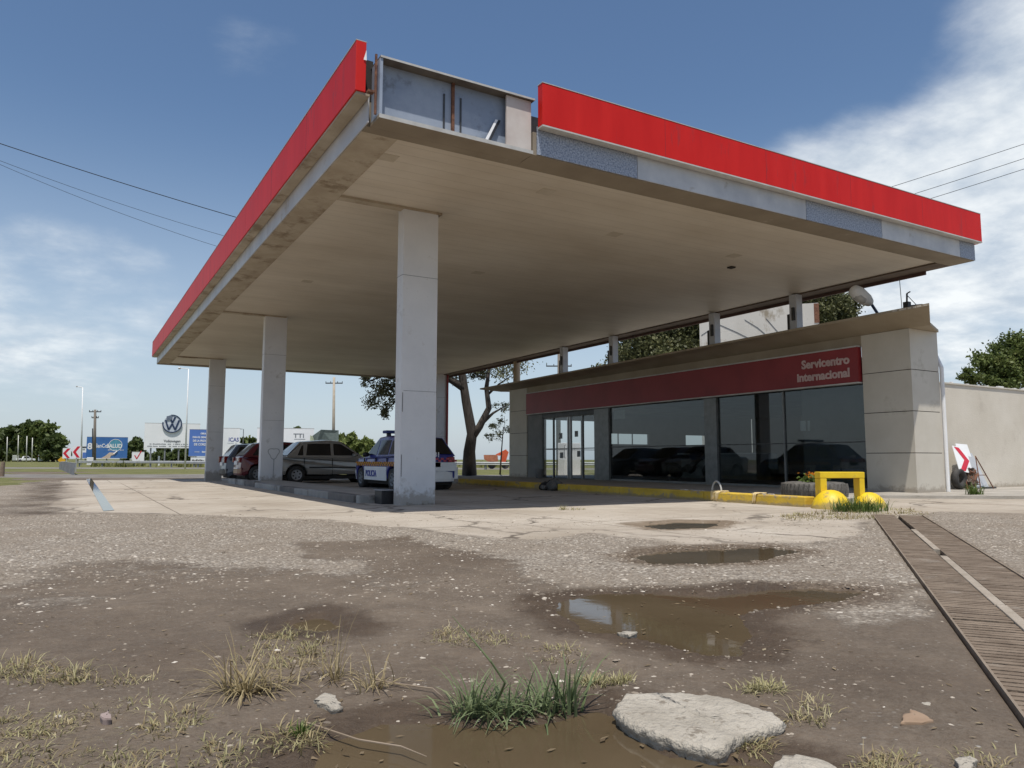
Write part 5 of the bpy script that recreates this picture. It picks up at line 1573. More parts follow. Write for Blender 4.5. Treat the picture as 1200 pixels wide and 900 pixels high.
sedan_spec = dict(L=4.15, W=1.62, fx=1.23, rx=-1.22, wr=.29, belt=.86, hood=.80, tail=.93, c0=-1.45, a0=.95,
                  green=[(-1.55, .87), (-.98, 1.36), (-.2, 1.42), (.25, 1.39), (1.05, .85)],
                  wins=[[(-1.20, .92), (-1.02, .92), (-1.0, 1.26), (-1.06, 1.22)], [(-.92, .92), (-.10, .92), (-.10, 1.31), (-.86, 1.30)], [(.0, .92), (.86, .92), (.27, 1.30), (.0, 1.31)]],
                  tl=(.66, .86), handles=(-.72, .25), seams=(-.05, .95, -.98), plate=.62)
hatch_spec = dict(L=3.75, W=1.62, fx=1.16, rx=-1.27, wr=.285, belt=.86, hood=.82, tail=.90, c0=-1.6, a0=.82,
                  green=[(-1.78, .88), (-1.28, 1.36), (-.4, 1.42), (.12, 1.39), (.92, .85)],
                  wins=[[(-1.45, .93), (-.95, .93), (-.95, 1.29), (-1.22, 1.27)], [(-.85, .92), (-.12, .92), (-.12, 1.31), (-.85, 1.30)], [(-.02, .92), (.74, .92), (.14, 1.29), (-.02, 1.31)]],
                  tl=(.68, .86), handles=(-.70, .2), seams=(-.07, .85, -.90), plate=.60)
wagon_spec = dict(L=3.95, W=1.66, fx=1.20, rx=-1.25, wr=.30, belt=.90, hood=.86, tail=.95, c0=-1.7, a0=.85,
                  green=[(-1.86, .92), (-1.50, 1.42), (-.4, 1.49), (.15, 1.45), (1.0, .89)],
                  wins=[[(-1.62, .97), (-.98, .97), (-.98, 1.36), (-1.42, 1.34)], [(-.88, .96), (-.12, .96), (-.12, 1.37), (-.88, 1.36)], [(-.02, .96), (.8, .96), (.17, 1.36), (-.02, 1.37)]],
                  tl=(.72, .98), handles=(-.70, .2), seams=(-.07, .85, -.93), plate=.62)

sed_x0 = 5.42
car('silver_sedan', 'silver grey four door sedan parked sideways behind the police car', (sed_x0+2.07, 25.45, .0), 0, silver_car, sedan_spec)
car('maroon_hatchback', 'maroon hatchback mostly hidden behind the second column', (5.02+1.87, 28.3, gz(6, 28.3)), 0, red_car, dict(hatch_spec, bump_m=red_car))
car('slate_hatchback', 'slate blue hatchback parked farthest left in the row, nose away', (5.0+1.97, 31.2, gz(6, 31)), 0, dark_car, dict(wagon_spec, bump_m=black_plastic))
pol, pbody, proof, pw_, pg_ = car('police_car', 'blue and white police car with roof light bar behind the nearest column', (7.85, 19.5, .0), R(90), police_blue, dict(hatch_spec, L=3.85, bump_m=white_paint, alloy=False, mir=black_plastic, mould=white_paint))
# white lower body panels, chequered band, lettering
Lh_, hw_ = 3.85/2, .81
for sgn in (-1, 1):
    b = MB(); b.box(-1.27+.36, 1.16-.36, min(sgn*.80, sgn*.818), max(sgn*.80, sgn*.818), .24, .60); b.build('white_panel', white_paint, pol, local=True)
    b = MB(); b.box(-Lh_+.06, -1.27-.36, min(sgn*.70, sgn*.79), max(sgn*.70, sgn*.79), .30, .60); b.build('white_panel', white_paint, pol, local=True)
    b = MB(); k = 0; x = -1.55
    while x < 1.5:
        for rw in range(2):
            if (k+rw) % 2 == 0: b.box(x, x+.085, min(sgn*.79, sgn*.822), max(sgn*.79, sgn*.822), .62+rw*.055, .675+rw*.055)
        x += .085; k += 1
    b.build('chequer_band', pm('chequer_orange', (.50, .22, .03), (.6, .3, .05)), pol, local=True)
    text('POLICIA', .22, blue_text, pol, (.72*(-sgn) if sgn > 0 else -.72, sgn*.824, .34), (-sgn, 0, 0), (0, 0, 1), bold=.008, local=True) if False else None
text('POLICIA', .23, blue_text, pol, (.66, .824, .34), (-1, 0, 0), (0, 0, 1), bold=.006)
text('POLICIA', .23, blue_text, pol, (-.66, -.824, .34), (1, 0, 0), (0, 0, 1), bold=.006)
b = MB(); b.box(-Lh_-.012, -Lh_+.05, -.72, .72, .50, .72); b.build('rear_panel', white_paint, pol, local=True)
b = MB(); k = 0; yv = -.72
while yv < .70:
    for rw in range(2):
        if (k+rw) % 2 == 0: b.box(-Lh_-.018, -Lh_-.011, yv, yv+.075, .735+rw*.05, .785+rw*.05)
    yv += .075; k += 1
b.build('chequer_band', pm('chequer_red', (.42, .05, .08), (.5, .08, .1)), pol, local=True)
text('9931', .17, white_paint, pol, (-Lh_-.018, .1, .86), (0, -1, 0), (0, 0, 1), bold=.004)
b = MB(); b.box(-.25, .05, -.58, .58, 1.50, 1.58); lb = b.build('light_bar', pm('bar_blue', (.02, .04, .16)), pol, local=True, bevel=.02)
b = MB(); b.box(-.15, -.05, -.5, -.4, 1.40, 1.50); b.box(-.15, -.05, .4, .5, 1.40, 1.50); b.build('bar_foot', black_plastic, lb, local=True)
b = MB(); b.add([(.30, .70, 1.0), (.02, .70, 1.0), (.06, .672, 1.22), (.22, .672, 1.22)], [(0, 1, 2, 3)]); b.build('window_paper', white_paint, proof, local=True)

# ------------------------------------------------------------------ trees
def branch_pts(a, b, r, wob, k=6):
    a = np.array(a, float); b = np.array(b, float)
    pts = []
    for i in range(k+1):
        t = i/k; w = math.sin(math.pi*t)*wob
        pts.append(a+(b-a)*t+r.normal(size=3)*w*.5*(0 < i < k))
    return pts


def tree(name, label, base, trunk, clumps, nleaf, leaf, m, seed, group=None, limbs=None, cat='tree', trunk_r=.2, twigs=0):
    """clumps: (x,y,z,rx,ry,rz) world; trunk: list of points"""
    r = np.random.default_rng(seed)
    e = empty(name, base, label, cat, group=group)
    tb = MB(); n = len(trunk)
    tb.tube(trunk, [trunk_r*(1-.55*i/(n-1))*(1.25 if i == 0 else 1) for i in range(n)], 9)
    top = np.array(trunk[-1]); mid = np.array(trunk[max(0, n-2)])
    for c in clumps:
        st = mid+(top-mid)*r.uniform(0, 1)
        pts = branch_pts(st, c[:3], r, .35)
        tb.tube(pts, [trunk_r*.38*(1-.8*i/(len(pts)-1)) for i in range(len(pts))], 6)
        for q in range(twigs):
            d = r.normal(size=3); d /= np.linalg.norm(d)
            en = np.array(c[:3])+d*np.array(c[3:6])*.95
            pts = branch_pts(c[:3], en, r, .25, 4); tb.tube(pts, [trunk_r*.09*(1-.75*i/4) for i in range(5)], 5)
    for lm in (limbs or []): tb.tube([p for p in lm[0]], lm[1], 7)
    tb.build('trunk', bark, e, smooth=True)
    vols = np.array([c[3]*c[4]*c[5] for c in clumps]); vols = vols**.75/np.sum(vols**.75)
    cs = []
    for c, vq in zip(clumps, vols):
        k = int(nleaf*vq)
        nsub = max(5, k//70)
        d = r.normal(size=(nsub, 3)); d /= np.linalg.norm(d, axis=1, keepdims=True)
        rad = r.uniform(.45, 1.05, (nsub, 1))
        sub = np.array(c[:3])+d*rad*np.array(c[3:6])
        who = r.integers(0, nsub, k)
        sz = np.array(c[3:6]).mean()*.20
        cs.append(sub[who]+r.normal(size=(k, 3))*sz*np.array([1, 1, .75]))
    cs = np.vstack(cs)
    v, f = leaf_cloud(cs, leaf, r, 1.5, .3)
    fast_mesh('crown', v, f, m, e)
    return e


L_DARK = leaf_mat('leaves_dark', (.030, .046, .013), (.090, .120, .036), (.14, .165, .055))
L_MID = leaf_mat('leaves_mid', (.048, .072, .016), (.13, .165, .045), (.19, .21, .07))
L_LIGHT = leaf_mat('leaves_light', (.085, .115, .026), (.20, .235, .07), (.27, .28, .1))
L_OLIVE = leaf_mat('leaves_olive', (.050, .058, .024), (.135, .14, .058), (.2, .19, .09))


L_GREY = leaf_mat('leaves_grey', (.085, .092, .048), (.19, .195, .10), (.26, .25, .14))


def px_clump(px, py, d, rp, squash=.8):
    p = W(px, py, d); rm = rp*d/FPX
    return (p[0], p[1], p[2], rm, rm, rm*squash)


# big tree beyond the far corner of the canopy
D0 = 42.0
tb0 = at(550, 557, -.19)
tr_pts = [tuple(tb0), tuple(W(550, 530, D0)), tuple(W(553, 508, D0)), tuple(W(546, 470, D0)), tuple(W(540, 430, D0)), tuple(W(538, 395, D0))]
tree('street_tree', 'big old tree with thick dark trunk and sparse hanging foliage beyond the far canopy corner', tb0, tr_pts,
     [px_clump(446, 462, 41, 22, .75), px_clump(432, 447, 41.5, 13), px_clump(470, 440, 42, 26), px_clump(452, 482, 41, 11, .9), px_clump(500, 425, 42, 32), px_clump(540, 415, 43, 34), px_clump(590, 420, 42, 30), px_clump(505, 462, 42, 16), px_clump(560, 440, 43, 14)],
     16000, .09, L_GREY, 31, limbs=[([W(553, 512, D0), W(562, 500, D0), W(573, 478, D0), W(570, 455, D0), W(574, 425, D0)], [.26, .21, .17, .13, .08]), ([W(566, 495, D0), W(578, 484, D0), W(592, 476, D0)], [.12, .07, .03]), ([W(572, 462, D0), W(585, 450, D0), W(600, 440, D0)], [.08, .05, .02]), ([W(544, 455, D0), W(520, 440, D0), W(470, 438, 42)], [.25, .18, .1])], trunk_r=.38, twigs=9)
# sparse reddish twigs to the right
tree('bare_sapling', 'thin half bare sapling with sparse twigs before the shop end', at(586, 556, -.19), [tuple(at(586, 556, -.19)), tuple(W(588, 525, 44)), tuple(W(590, 500, 44))],
     [px_clump(585, 500, 44, 13), px_clump(592, 478, 44, 12), px_clump(578, 512, 44, 9), px_clump(604, 500, 44, 12)], 1100, .085, L_GREY, 33, trunk_r=.05, twigs=11)
# trees behind the shop
tb1 = W(790, 545, 50); tb1[2] = -.1
tree('shop_tree', 'broad dark green tree behind the shop roof left of the stained white block', tb1, [tuple(tb1), tuple(W(788, 480, 50)), tuple(W(785, 430, 50))],
     [px_clump(760, 405, 50, 42, .75), px_clump(805, 392, 50, 40, .8), px_clump(735, 420, 49, 26, .7), px_clump(790, 420, 48, 34, .7), px_clump(850, 370, 51, 40), px_clump(780, 370, 51, 40), px_clump(712, 440, 50, 18, .8), px_clump(835, 420, 50, 26)], 34000, .16, L_OLIVE, 35, trunk_r=.4, twigs=3)
tb2 = W(975, 545, 56); tb2[2] = -.1
tree('shop_tree', 'olive tree crown behind the shop right of the stained white block', tb2, [tuple(tb2), tuple(W(975, 470, 56)), tuple(W(970, 400, 56))],
     [px_clump(975, 362, 56, 24, .9), px_clump(950, 350, 57, 22, .8), px_clump(993, 356, 56, 16), px_clump(985, 380, 56, 20), px_clump(920, 345, 57, 25)], 15000, .16, L_OLIVE, 36, trunk_r=.35, twigs=3)
tb3 = W(1180, 545, 40); tb3[2] = -.1
tree('wall_tree', 'dense green tree rising behind the cream wall at the right', tb3, [tuple(tb3), tuple(W(1185, 500, 40)), tuple(W(1190, 455, 40))],
     [px_clump(1165, 428, 40, 24, .8), px_clump(1195, 412, 40, 26, .8), px_clump(1142, 440, 39, 14, .8), px_clump(1225, 420, 40, 40, .8), px_clump(1180, 445, 39, 26, .7), px_clump(1275, 400, 41, 45)], 30000, .13, L_MID, 37, trunk_r=.3, twigs=2)
# far tree line at left along the road
far = [(8, 518, 250, 20, L_DARK), (28, 514, 240, 22, L_DARK), (48, 512, 235, 22, L_MID), (62, 524, 215, 15, L_DARK), (-25, 520, 240, 26, L_MID), (-75, 516, 240, 30, L_DARK)]
for i, (px, py, d, rp, mt) in enumerate(far):
    b = W(px, 541, d); b[2] = -.2
    labs = ['dark roadside tree behind the second thin pole from the left', 'tall dark roadside tree, highest of the far left row', 'mid green roadside tree above the orange truck', 'low dark tree ending the far left row before the chevrons', 'mid green tree cut by the left edge of the view', 'dark far tree outside the left edge']
    cl = [px_clump(px, py, d, rp*.8, .8), px_clump(px-rp*.6, py+rp*.4, d, rp*.6, .8), px_clump(px+rp*.6, py+rp*.45, d-2, rp*.6, .8), px_clump(px+rp*.1, py-rp*.45, d, rp*.5, .8), px_clump(px, 534, d-3, rp*.7, .5), px_clump(px+rp*.45, py-rp*.25, d-2, rp*.42), px_clump(px-rp*.45, py-rp*.3, d-2, rp*.42)]
    tree('roadside_tree', labs[i], b, [tuple(b), tuple(W(px, 532, d)), tuple(W(px, py, d))], cl, 4200, 1.1, mt, 50+i, group='trees along the road at the far left', trunk_r=.45)
fb = [(158, 524, 165, 14, L_DARK, 'dark bushy tree between the blue board and the emblem board'), (190, 531, 160, 13, L_DARK, 'dark tree seen under the left half of the emblem board'), (216, 531, 160, 12, L_DARK, 'dark tree seen under the right half of the emblem board'), (268, 526, 150, 13, L_MID, 'tree behind the tall white board'), (290, 521, 140, 12, L_MID, 'round mid green tree between the tall white and the long white board'),
      (345, 508, 150, 9, L_DARK, 'tree top peeking over the long white board'), (408, 520, 120, 15, L_LIGHT, 'bright green bush behind the utility pole'), (430, 524, 115, 13, L_LIGHT, 'bright green bush left of the police car roof'), (452, 528, 110, 12, L_MID, 'green bush just behind the police car roof'), (385, 528, 118, 14, L_MID, 'green bush behind the folded dark panel'), (470, 530, 112, 12, L_LIGHT, 'green bush hidden mostly by the nearest column'), (318, 530, 140, 10, L_DARK, 'low tree behind the long white board')]
for i, (px, py, d, rp, mt, lab) in enumerate(fb):
    b = W(px, 543, d); b[2] = -.2
    cl = [px_clump(px, py, d, rp*.85, .8), px_clump(px-rp*.7, py+rp*.35, d, rp*.6, .8), px_clump(px+rp*.7, py+rp*.4, d-1.5, rp*.6, .8), px_clump(px+rp*.15, py-rp*.35, d, rp*.5, .8), px_clump(px, 536, d-2, rp*.8, .5)]
    tree('field_tree', lab, b, [tuple(b), tuple(W(px, 536, d)), tuple(W(px, py, d))], cl, 2600, .6, mt, 70+i, group='trees and bushes beyond the highway', trunk_r=.25)

# tall grass behind the rail
def tall_grass():
    r = np.random.default_rng(9); P = []
    n = 2600
    px = r.uniform(105, 640, n); d = r.uniform(88, 108, n)
    keep = fbm(px*.05, d*.1, 3, 3) > -.08; px = px[keep]; d = d[keep]
    V = []
    for a, b in zip(px, d):
        p = W(a, 541, b); V.append((p[0], p[1]))
    V = np.array(V)
    v, f = blades(0, 0, len(V), 0, 1.0, r, .35, .22, z0=0.0)
    m = 10
    base = np.repeat(V, m, 0); v[:, 0] += base[:, 0]; v[:, 1] += base[:, 1]; v[:, 2] -= .25
    o = fast_mesh('tall_grass', v, f, leaf_mat('field_grass', (.09, .10, .025), (.20, .20, .06), (.32, .28, .13)))
    tag(o, 'tall yellowish green grass growing beyond the highway rail', 'grass', kind='stuff')


tall_grass()
# far field horizon strip of low scrub hills is only the flat ground reaching the horizon

# ------------------------------------------------------------------ highway guard rail
def rail(pts, name, label, posts_every, zb=-.19):
    p0 = np.array(pts).mean(0)
    e = empty(name, (p0[0], p0[1], zb), label, 'guard rail')
    prof = [(-.04, .43), (.05, .50), (-.02, .58), (.05, .66), (-.04, .74)]
    mb = MB(); vs = []; n = len(prof)
    for i, p in enumerate(pts):
        d = np.array(pts[min(i+1, len(pts)-1)])-np.array(pts[max(i-1, 0)]); d = d/np.linalg.norm(d); nn = np.array([d[1], -d[0]])
        for o_, z in prof: vs.append((p[0]+nn[0]*o_, p[1]+nn[1]*o_, zb+z))
    mb.add(vs, [(i*n+k, i*n+k+1, (i+1)*n+k+1, (i+1)*n+k) for i in range(len(pts)-1) for k in range(n-1)])
    o = mb.build('rail_beam', galv_rail, e); o.modifiers.new('s', 'SOLIDIFY').thickness = .02
    # posts
    acc = 0
    for i in range(len(pts)-1):
        a, b = np.array(pts[i]), np.array(pts[i+1]); L_ = np.linalg.norm(b-a); t = 0
        while t < L_:
            q = a+(b-a)*t/L_; dd = (b-a)/L_; nn = np.array([-dd[1], dd[0]])
            c = q+nn*.12
            m = MB(); m.box(c[0]-.08, c[0]+.08, c[1]-.08, c[1]+.08, zb-.1, zb+.70); m.build('rail_post', grey_text, e)
            t += posts_every
    return e


gr_pts = [tuple(W(px, 545, d)[:2]) for px, d in ((92, 92), (200, 86), (330, 80), (480, 74), (620, 70), (760, 66))]
rail(gr_pts, 'guard_rail', 'long galvanised guard rail running across behind the forecourt', 4.0)
rail([tuple(at(88, 556.5, -.19)[:2]), tuple(at(78, 552, -.19)[:2]), tuple(at(72, 550, -.19)[:2])], 'guard_rail', 'short end piece of guard rail beside the red chevron signs', 2.2)

# ------------------------------------------------------------------ signs, boards
def face_rz(p): return math.atan2(-p[0], p[1])


def board(name, label, px0, px1, py0, py1, d, panel_m, posts=2, thick=.12, cat='billboard', post_m=grey_text, yaw=0.0, group=None):
    c = W((px0+px1)/2, 540, d); c[2] = -.2
    e = empty(name, c, label, cat, rz=face_rz(c)+yaw, group=group); OFF[e.name] = np.zeros(3)
    w = (px1-px0)*d/FPX/ max(.3, math.cos(yaw)); z1 = CAM_H+(538.2-py0)/FPX*d+.2; z0 = CAM_H+(538.2-py1)/FPX*d+.2
    mb = MB(); mb.box(-w/2, w/2, 0, thick, z0, z1); pa = mb.build('panel', panel_m, e, local=True)
    mb = MB()
    for a in (z0-.05, z1+.003): mb.box(-w/2-.03, w/2+.03, -.01, thick+.01, a, a+.047)
    mb.build('panel_frame', trim_grey, pa, local=True)
    for i in range(posts):
        x = -w/2+w*(i+.5)/posts
        b = MB(); b.box(x-.1, x+.1, thick+.005, thick+.2, -.1, z1-.2); b.build('post', post_m, e, local=True)
    return e, pa, w, z0, z1


def words(pa, x0, x1, z, h, m, seed, dens=.8):
    """illegible small print: rows of short blocks"""
    r = random.Random(seed); b = MB(); x = x0
    while x < x1:
        w = r.uniform(.5, 1.1)*h
        if r.random() < dens: b.box(x, min(x+w*.75, x1), -.016, -.004, z+r.uniform(0, .15)*h, z+h*r.uniform(.7, 1))
        x += w
    b.build('small_print', m, pa, local=True)


RX, UZ = (1, 0, 0), (0, 0, 1)
# blue health board
e, pa, w, z0, z1 = board('blue_billboard', 'blue billboard with white SALUD lettering and a printed hand with magnifier', 103.5, 146, 513, 537.5, 140, sign_blue, 3)
h = z1-z0
b = MB(); b.lathe([(1.05, -.01), (1.05, -.03), (1.14, -.03), (1.14, -.01)], 36, (w*.20, -.0, z0+h*.62), axis='y'); b.build('lens_ring', white_paint, pa, local=True)
b = MB(); b.lathe([(.001, -.006), (1.04, -.006)], 36, (w*.20, 0, z0+h*.62), axis='y'); b.build('lens_disc', sign_teal, pa, local=True)
text('SALUD', 1.05, white_paint, pa, (w*.10-.75, -.03, z0+h*.49), RX, UZ, bold=.03, squeeze=.78)
text('SanCor', 1.0, white_paint, pa, (-w*.37+.55, -.02, z0+h*.50), RX, UZ, bold=.02, squeeze=.75)
text('8', 1.6, white_paint, pa, (-w*.5+.15, -.02, z0+h*.42), RX, UZ, bold=.05)
b = MB(); b.prism([(-w*.15, z0-.1), (-w*.02, z0+.5), (w*.06, z0+1.05), (w*.18, z0+1.0), (w*.20, z0+.65), (w*.1, z0+.45), (w*.08, z0-.1)], 'y', -.05, -.01); b.build('printed_hand', skin_print, pa, local=True)
b = MB(); b.tube([(w*.17, -.07, z0+.75), (w*.25, -.07, z0+1.3)], .1, 8); b.build('printed_handle', white_paint, pa, local=True)
words(pa, w*.02, w*.42, z0+h*.36, .22, silver_em, 3)
# black framed smaller board at its left
e, pa, w, z0, z1 = board('framed_board', 'small white board with dark top frame left of the blue billboard', 88, 103, 524, 538, 150, sign_white, 2)
words(pa, -w*.45, w*.45, z1-.75, .4, grey_text, 5, .9); b = MB(); b.box(-w*.5, w*.5, -.02, -.003, z1-.28, z1-.05); b.build('dark_header', dark_void, pa, local=True)
b = MB(); b.box(w*.05, w*.48, -.02, -.003, z0+.1, z0+1.2); b.build('picture_patch', sign_blue2, pa, local=True)
# emblem board
D = 110
e, pa, w, z0, z1 = board('emblem_billboard', 'white billboard topped by a damaged round silver and navy emblem', 171, 230.5, 497, 525.5, D, sign_white, 4)
h = z1-z0
b = MB(); b.box(-w*.5+.02, -w*.5+.75, -.02, .12, z0-.32, z0-.053); b.build('panel_tab', sign_white, pa, local=True)
em = MB(); ecx, ecz, er = (199.8-200.7)*D/FPX, CAM_H+(538.2-497.2)/FPX*D+.2, 10.7*D/FPX
em.lathe([(.001, -.16), (er*.88, -.16), (er*.88, -.12), (.001, -.12)], 48, (ecx, 0, ecz), axis='y')
emo = em.build('emblem', silver_em, e, local=True); 
b = MB()
a0, a1 = R(170), R(460)
for k in range(44):
    t0 = a0+(a1-a0)*k/44; t1 = a0+(a1-a0)*(k+1)/44
    q = [(er*math.cos(t), er*math.sin(t)) for t in (t0, t1)]; q2 = [(er*.88*math.cos(t), er*.88*math.sin(t)) for t in (t0, t1)]
    for ya, yb in ((-.22, -.10),):
        vs = [(ecx+p[0], y_, ecz+p[1]) for y_ in (ya, yb) for p in (q[0], q[1], q2[1], q2[0])]
        b.add(vs, [(0, 1, 2, 3), (4, 5, 6, 7), (0, 1, 5, 4), (3, 2, 6, 7), (1, 2, 6, 5), (0, 3, 7, 4)])
b.build('emblem_ring', navy, emo, local=True)


def stroke(mb, p, q, t, y0=-.21, y1=-.165):
    d = np.array(q)-np.array(p); d = d/np.linalg.norm(d); nn = np.array([-d[1], d[0]])*t/2
    c = [np.array(p)+nn, np.array(q)+nn, np.array(q)-nn, np.array(p)-nn]
    vs = [(ecx+k[0]*er, y_, ecz+k[1]*er) for y_ in (y0, y1) for k in c]
    mb.add(vs, [(0, 1, 2, 3), (4, 5, 6, 7), (0, 1, 5, 4), (1, 2, 6, 5), (2, 3, 7, 6), (3, 0, 4, 7)])


b = MB()
stroke(b, (-.28, .74), (0, .10), .17); stroke(b, (.28, .74), (0, .10), .17)
stroke(b, (-.68, .40), (-.33, -.66), .17); stroke(b, (-.33, -.66), (0, .0), .17); stroke(b, (0, .0), (.33, -.66), .17); stroke(b, (.33, -.66), (.68, .40), .17)
b.build('emblem_letters', navy, emo, local=True)
b = MB(); b.add([(ecx-.95*er*.62, -.25, ecz+er*.32), (ecx-.05*er, -.25, ecz+er*.45), (ecx-.02*er, -.25, ecz+er*.98), (ecx-.60*er, -.25, ecz+er*.80)], [(0, 1, 2, 3)]); o = b.build('emblem_torn_plate', pm('slate_plate', (.10, .13, .18), (.17, .2, .26)), emo, local=True); o.modifiers.new('s', 'SOLIDIFY').thickness = .05
text('Volkswagen', .50, grey_text, pa, (0, -.012, z0+h*.235), RX, UZ, bold=.018, align='CENTER', squeeze=.95)
words(pa, -w*.40, w*.42, z0+h*.13, .17, grey_text, 11, .75); words(pa, -w*.44, w*.44, z0+h*.04, .17, grey_text, 12, .85)
# blue-violet and white double board behind the far left column
e, pa, w, z0, z1 = board('province_board', 'blue board with white PROVINCIA DE CORDOBA lettering beside the far left column', 222, 253, 504, 535, 95, sign_blue2, 2)
h = z1-z0
for s, zf_, sz in (('OBRA', .82, .30), ('PARA EL DESARROLLO', .68, .30), ('DE LA PROVINCIA', .54, .36), ('DE CORDOBA', .40, .40)):
    text(s, sz, white_paint, pa, (-w*.02, -.012, z0+h*zf_), RX, UZ, bold=.012, align='CENTER', squeeze=.80)
text('entre', .26, silver_em, pa, (-w*.30, -.012, z0+h*.14), RX, UZ, bold=.006); text('todos', .36, white_paint, pa, (-w*.04, -.012, z0+h*.13), RX, UZ, bold=.015)
e, pa, w, z0, z1 = board('white_board', 'tall white board with blue capital letters right of the far left column', 254, 279, 502.5, 535, 97, sign_white, 2)
h = z1-z0
text('ICAS', .72, blue_text, pa, (w*.47, -.012, z0+h*.53), RX, UZ, bold=.012, align='RIGHT', squeeze=.85)
words(pa, -.1, w*.38, z0+h*.45, .15, silver_em, 21); words(pa, -.2, w*.1, z0+h*.17, .10, silver_em, 22)
b = MB(); b.tube([(w*.5+.05, .2, z1-.05), (w*.5+.45, .5, z1-.05), (w*.5+.45, .5, z0)], .05, 6); b.build('side_bracket', grey_text, e, local=True)
e, pa, w, z0, z1 = board('plate_sign', 'small white plate with black lettering under the blue province board', 224, 239.5, 536.7, 543.5, 90, sign_white, 2, .05, 'sign')
words(pa, -w*.42, w*.40, z0+.2, .28, dark_void, 31, .95)
# long white board C...TTI with folded dark side
D = 84
e, pa, w, z0, z1 = board('long_white_board', 'long white board with widely spaced blue capitals ending TTI', 302, 366, 502.5, 529, D, sign_white, 4)
h = z1-z0
text('C', .66, blue_text, pa, (-w*.5+.45, -.012, z0+h*.64), RX, UZ, bold=.008); text('TTI', .66, grey_text, pa, (w*.5-2.25, -.012, z0+h*.60), RX, UZ, bold=.012, squeeze=1.25)
b = MB(); b.box(w*.5-2.15, w*.5-.95, -.014, -.004, z0+h*.52, z0+h*.54); b.build('underline', grey_text, pa, local=True)
words(pa, -w*.47, -w*.22, z0+h*.18, .5, grey_text, 41, .9); words(pa, w*.0, w*.44, z0+h*.08, .30, grey_text, 42, .7)
c0 = W(381, 518, D-1)
pe = empty('folded_panel', (c0[0], c0[1], -.2), 'dark green grey folded metal panel beside the long white board', 'panel', rz=face_rz(c0)); OFF[pe.name] = np.zeros(3)
k = D/FPX; Zp = lambda py: CAM_H+(538.2-py)/FPX*D+.2
b = MB(); b.add([((366-381)*k, .3, Zp(512)), ((376-381)*k, -.3, Zp(504.5)), ((396-381)*k, 0, Zp(505)), ((396-381)*k, 0, Zp(528)), ((369-381)*k, .3, Zp(528))], [(0, 1, 2, 3, 4)]); o = b.build('panel', pm('panel_greygreen', (.10, .13, .12), (.16, .19, .17)), pe, local=True); o.modifiers.new('s', 'SOLIDIFY').thickness = .1
b = MB(); b.add([((364-381)*k, .0, Zp(511)), ((367-381)*k, -.1, Zp(512)), ((372-381)*k, -.1, Zp(528)), ((364-381)*k, 0, Zp(528))], [(0, 1, 2, 3)]); o = b.build('panel_edge', pm('panel_lime', (.36, .40, .26), (.45, .48, .34)), pe, local=True); o.modifiers.new('s', 'SOLIDIFY').thickness = .06
b = MB(); b.box(-.6, -.45, .35, .5, -.1, Zp(515)); b.box(.8, .95, .12, .3, -.1, Zp(515)); b.build('post', grey_text, pe, local=True)
# small board with a red tick
e, pa, w, z0, z1 = board('tick_sign', 'small white board with a red tick mark on the grass beyond the rail', 155, 168, 530.5, 540.5, 102, sign_white, 2, .06, 'sign')
b = MB()
for p, q in (((-.42, .75), (-.15, .25)), ((-.15, .25), (.38, 1.35))):
    d = np.array(q)-np.array(p); d /= np.linalg.norm(d); nn = np.array([-d[1], d[0]])*.06
    c = [np.array(p)+nn, np.array(q)+nn, np.array(q)-nn, np.array(p)-nn]
    b.add([(k_[0], y_, z0+k_[1]) for y_ in (-.02, -.005) for k_ in c], [(0, 1, 2, 3), (4, 5, 6, 7), (0, 1, 5, 4), (1, 2, 6, 5), (2, 3, 7, 6), (3, 0, 4, 7)])
b.build('tick_mark', sign_red, pa, local=True)
# white marker post (tiny) on the grass
p = W(186, 541, 110); p[2] = -.2
mb = MB(); mb.box(p[0]-.12, p[0]+.12, p[1]-.12, p[1]+.12, -.2, 1.2); tag(mb.build('marker_post', white_paint), 'tiny white marker post on the grass under the emblem board', 'post')
# white block and flower box near the blue board
p = W(105.5, 541, 118); p[2] = -.2
mb = MB(); mb.box(p[0]-.45, p[0]+.45, p[1]-.3, p[1]+.3, -.2, 1.0); tag(mb.build('white_block', white_paint, bevel=.04), 'small white block below the blue billboard beside the utility pole', 'block')
# chevron signs
for (px, py0, py1, d, lab) in ((77.5, 526, 538, 62, 'red chevron road sign nearer the left, by the yellow diamond'), (89, 523.5, 537.5, 56, 'red chevron road sign larger, right of the pair')):
    c = W(px, 545, d); c[2] = -.2
    e = empty('chevron_sign', c, lab, 'sign', rz=face_rz(c), group='red chevron signs at the bend'); OFF[e.name] = np.zeros(3)
    hh = (py1-py0)/FPX*d; zb_ = CAM_H+(538.2-py1)/FPX*d+.2; ww = 8.5/FPX*d
    chevron_panel(e, (0, -.02, zb_), (1, 0, 0), (0, 0, 1), ww, hh, -1)
    mb = MB(); mb.box(-.04, .04, .0, .08, -.05, zb_+hh*.9); mb.build('post', galv_rail, e, local=True)
c = W(72, 545, 75); c[2] = -.2
e = empty('diamond_sign', c, 'small yellow diamond warning sign left of the chevrons', 'sign', rz=face_rz(c)); OFF[e.name] = np.zeros(3)
zc_ = CAM_H+(538.2-540)/FPX*75+.2; s_ = .36
mb = MB(); mb.prism([(-s_, zc_), (0, zc_-s_), (s_, zc_), (0, zc_+s_)], 'y', -.02, 0); mb.build('panel', pm('sign_amber', (.62, .32, .01), (.72, .42, .02)), e, local=True)
mb = MB(); mb.box(-.03, .03, .003, .06, -.05, zc_); mb.build('post', galv_rail, e, local=True)

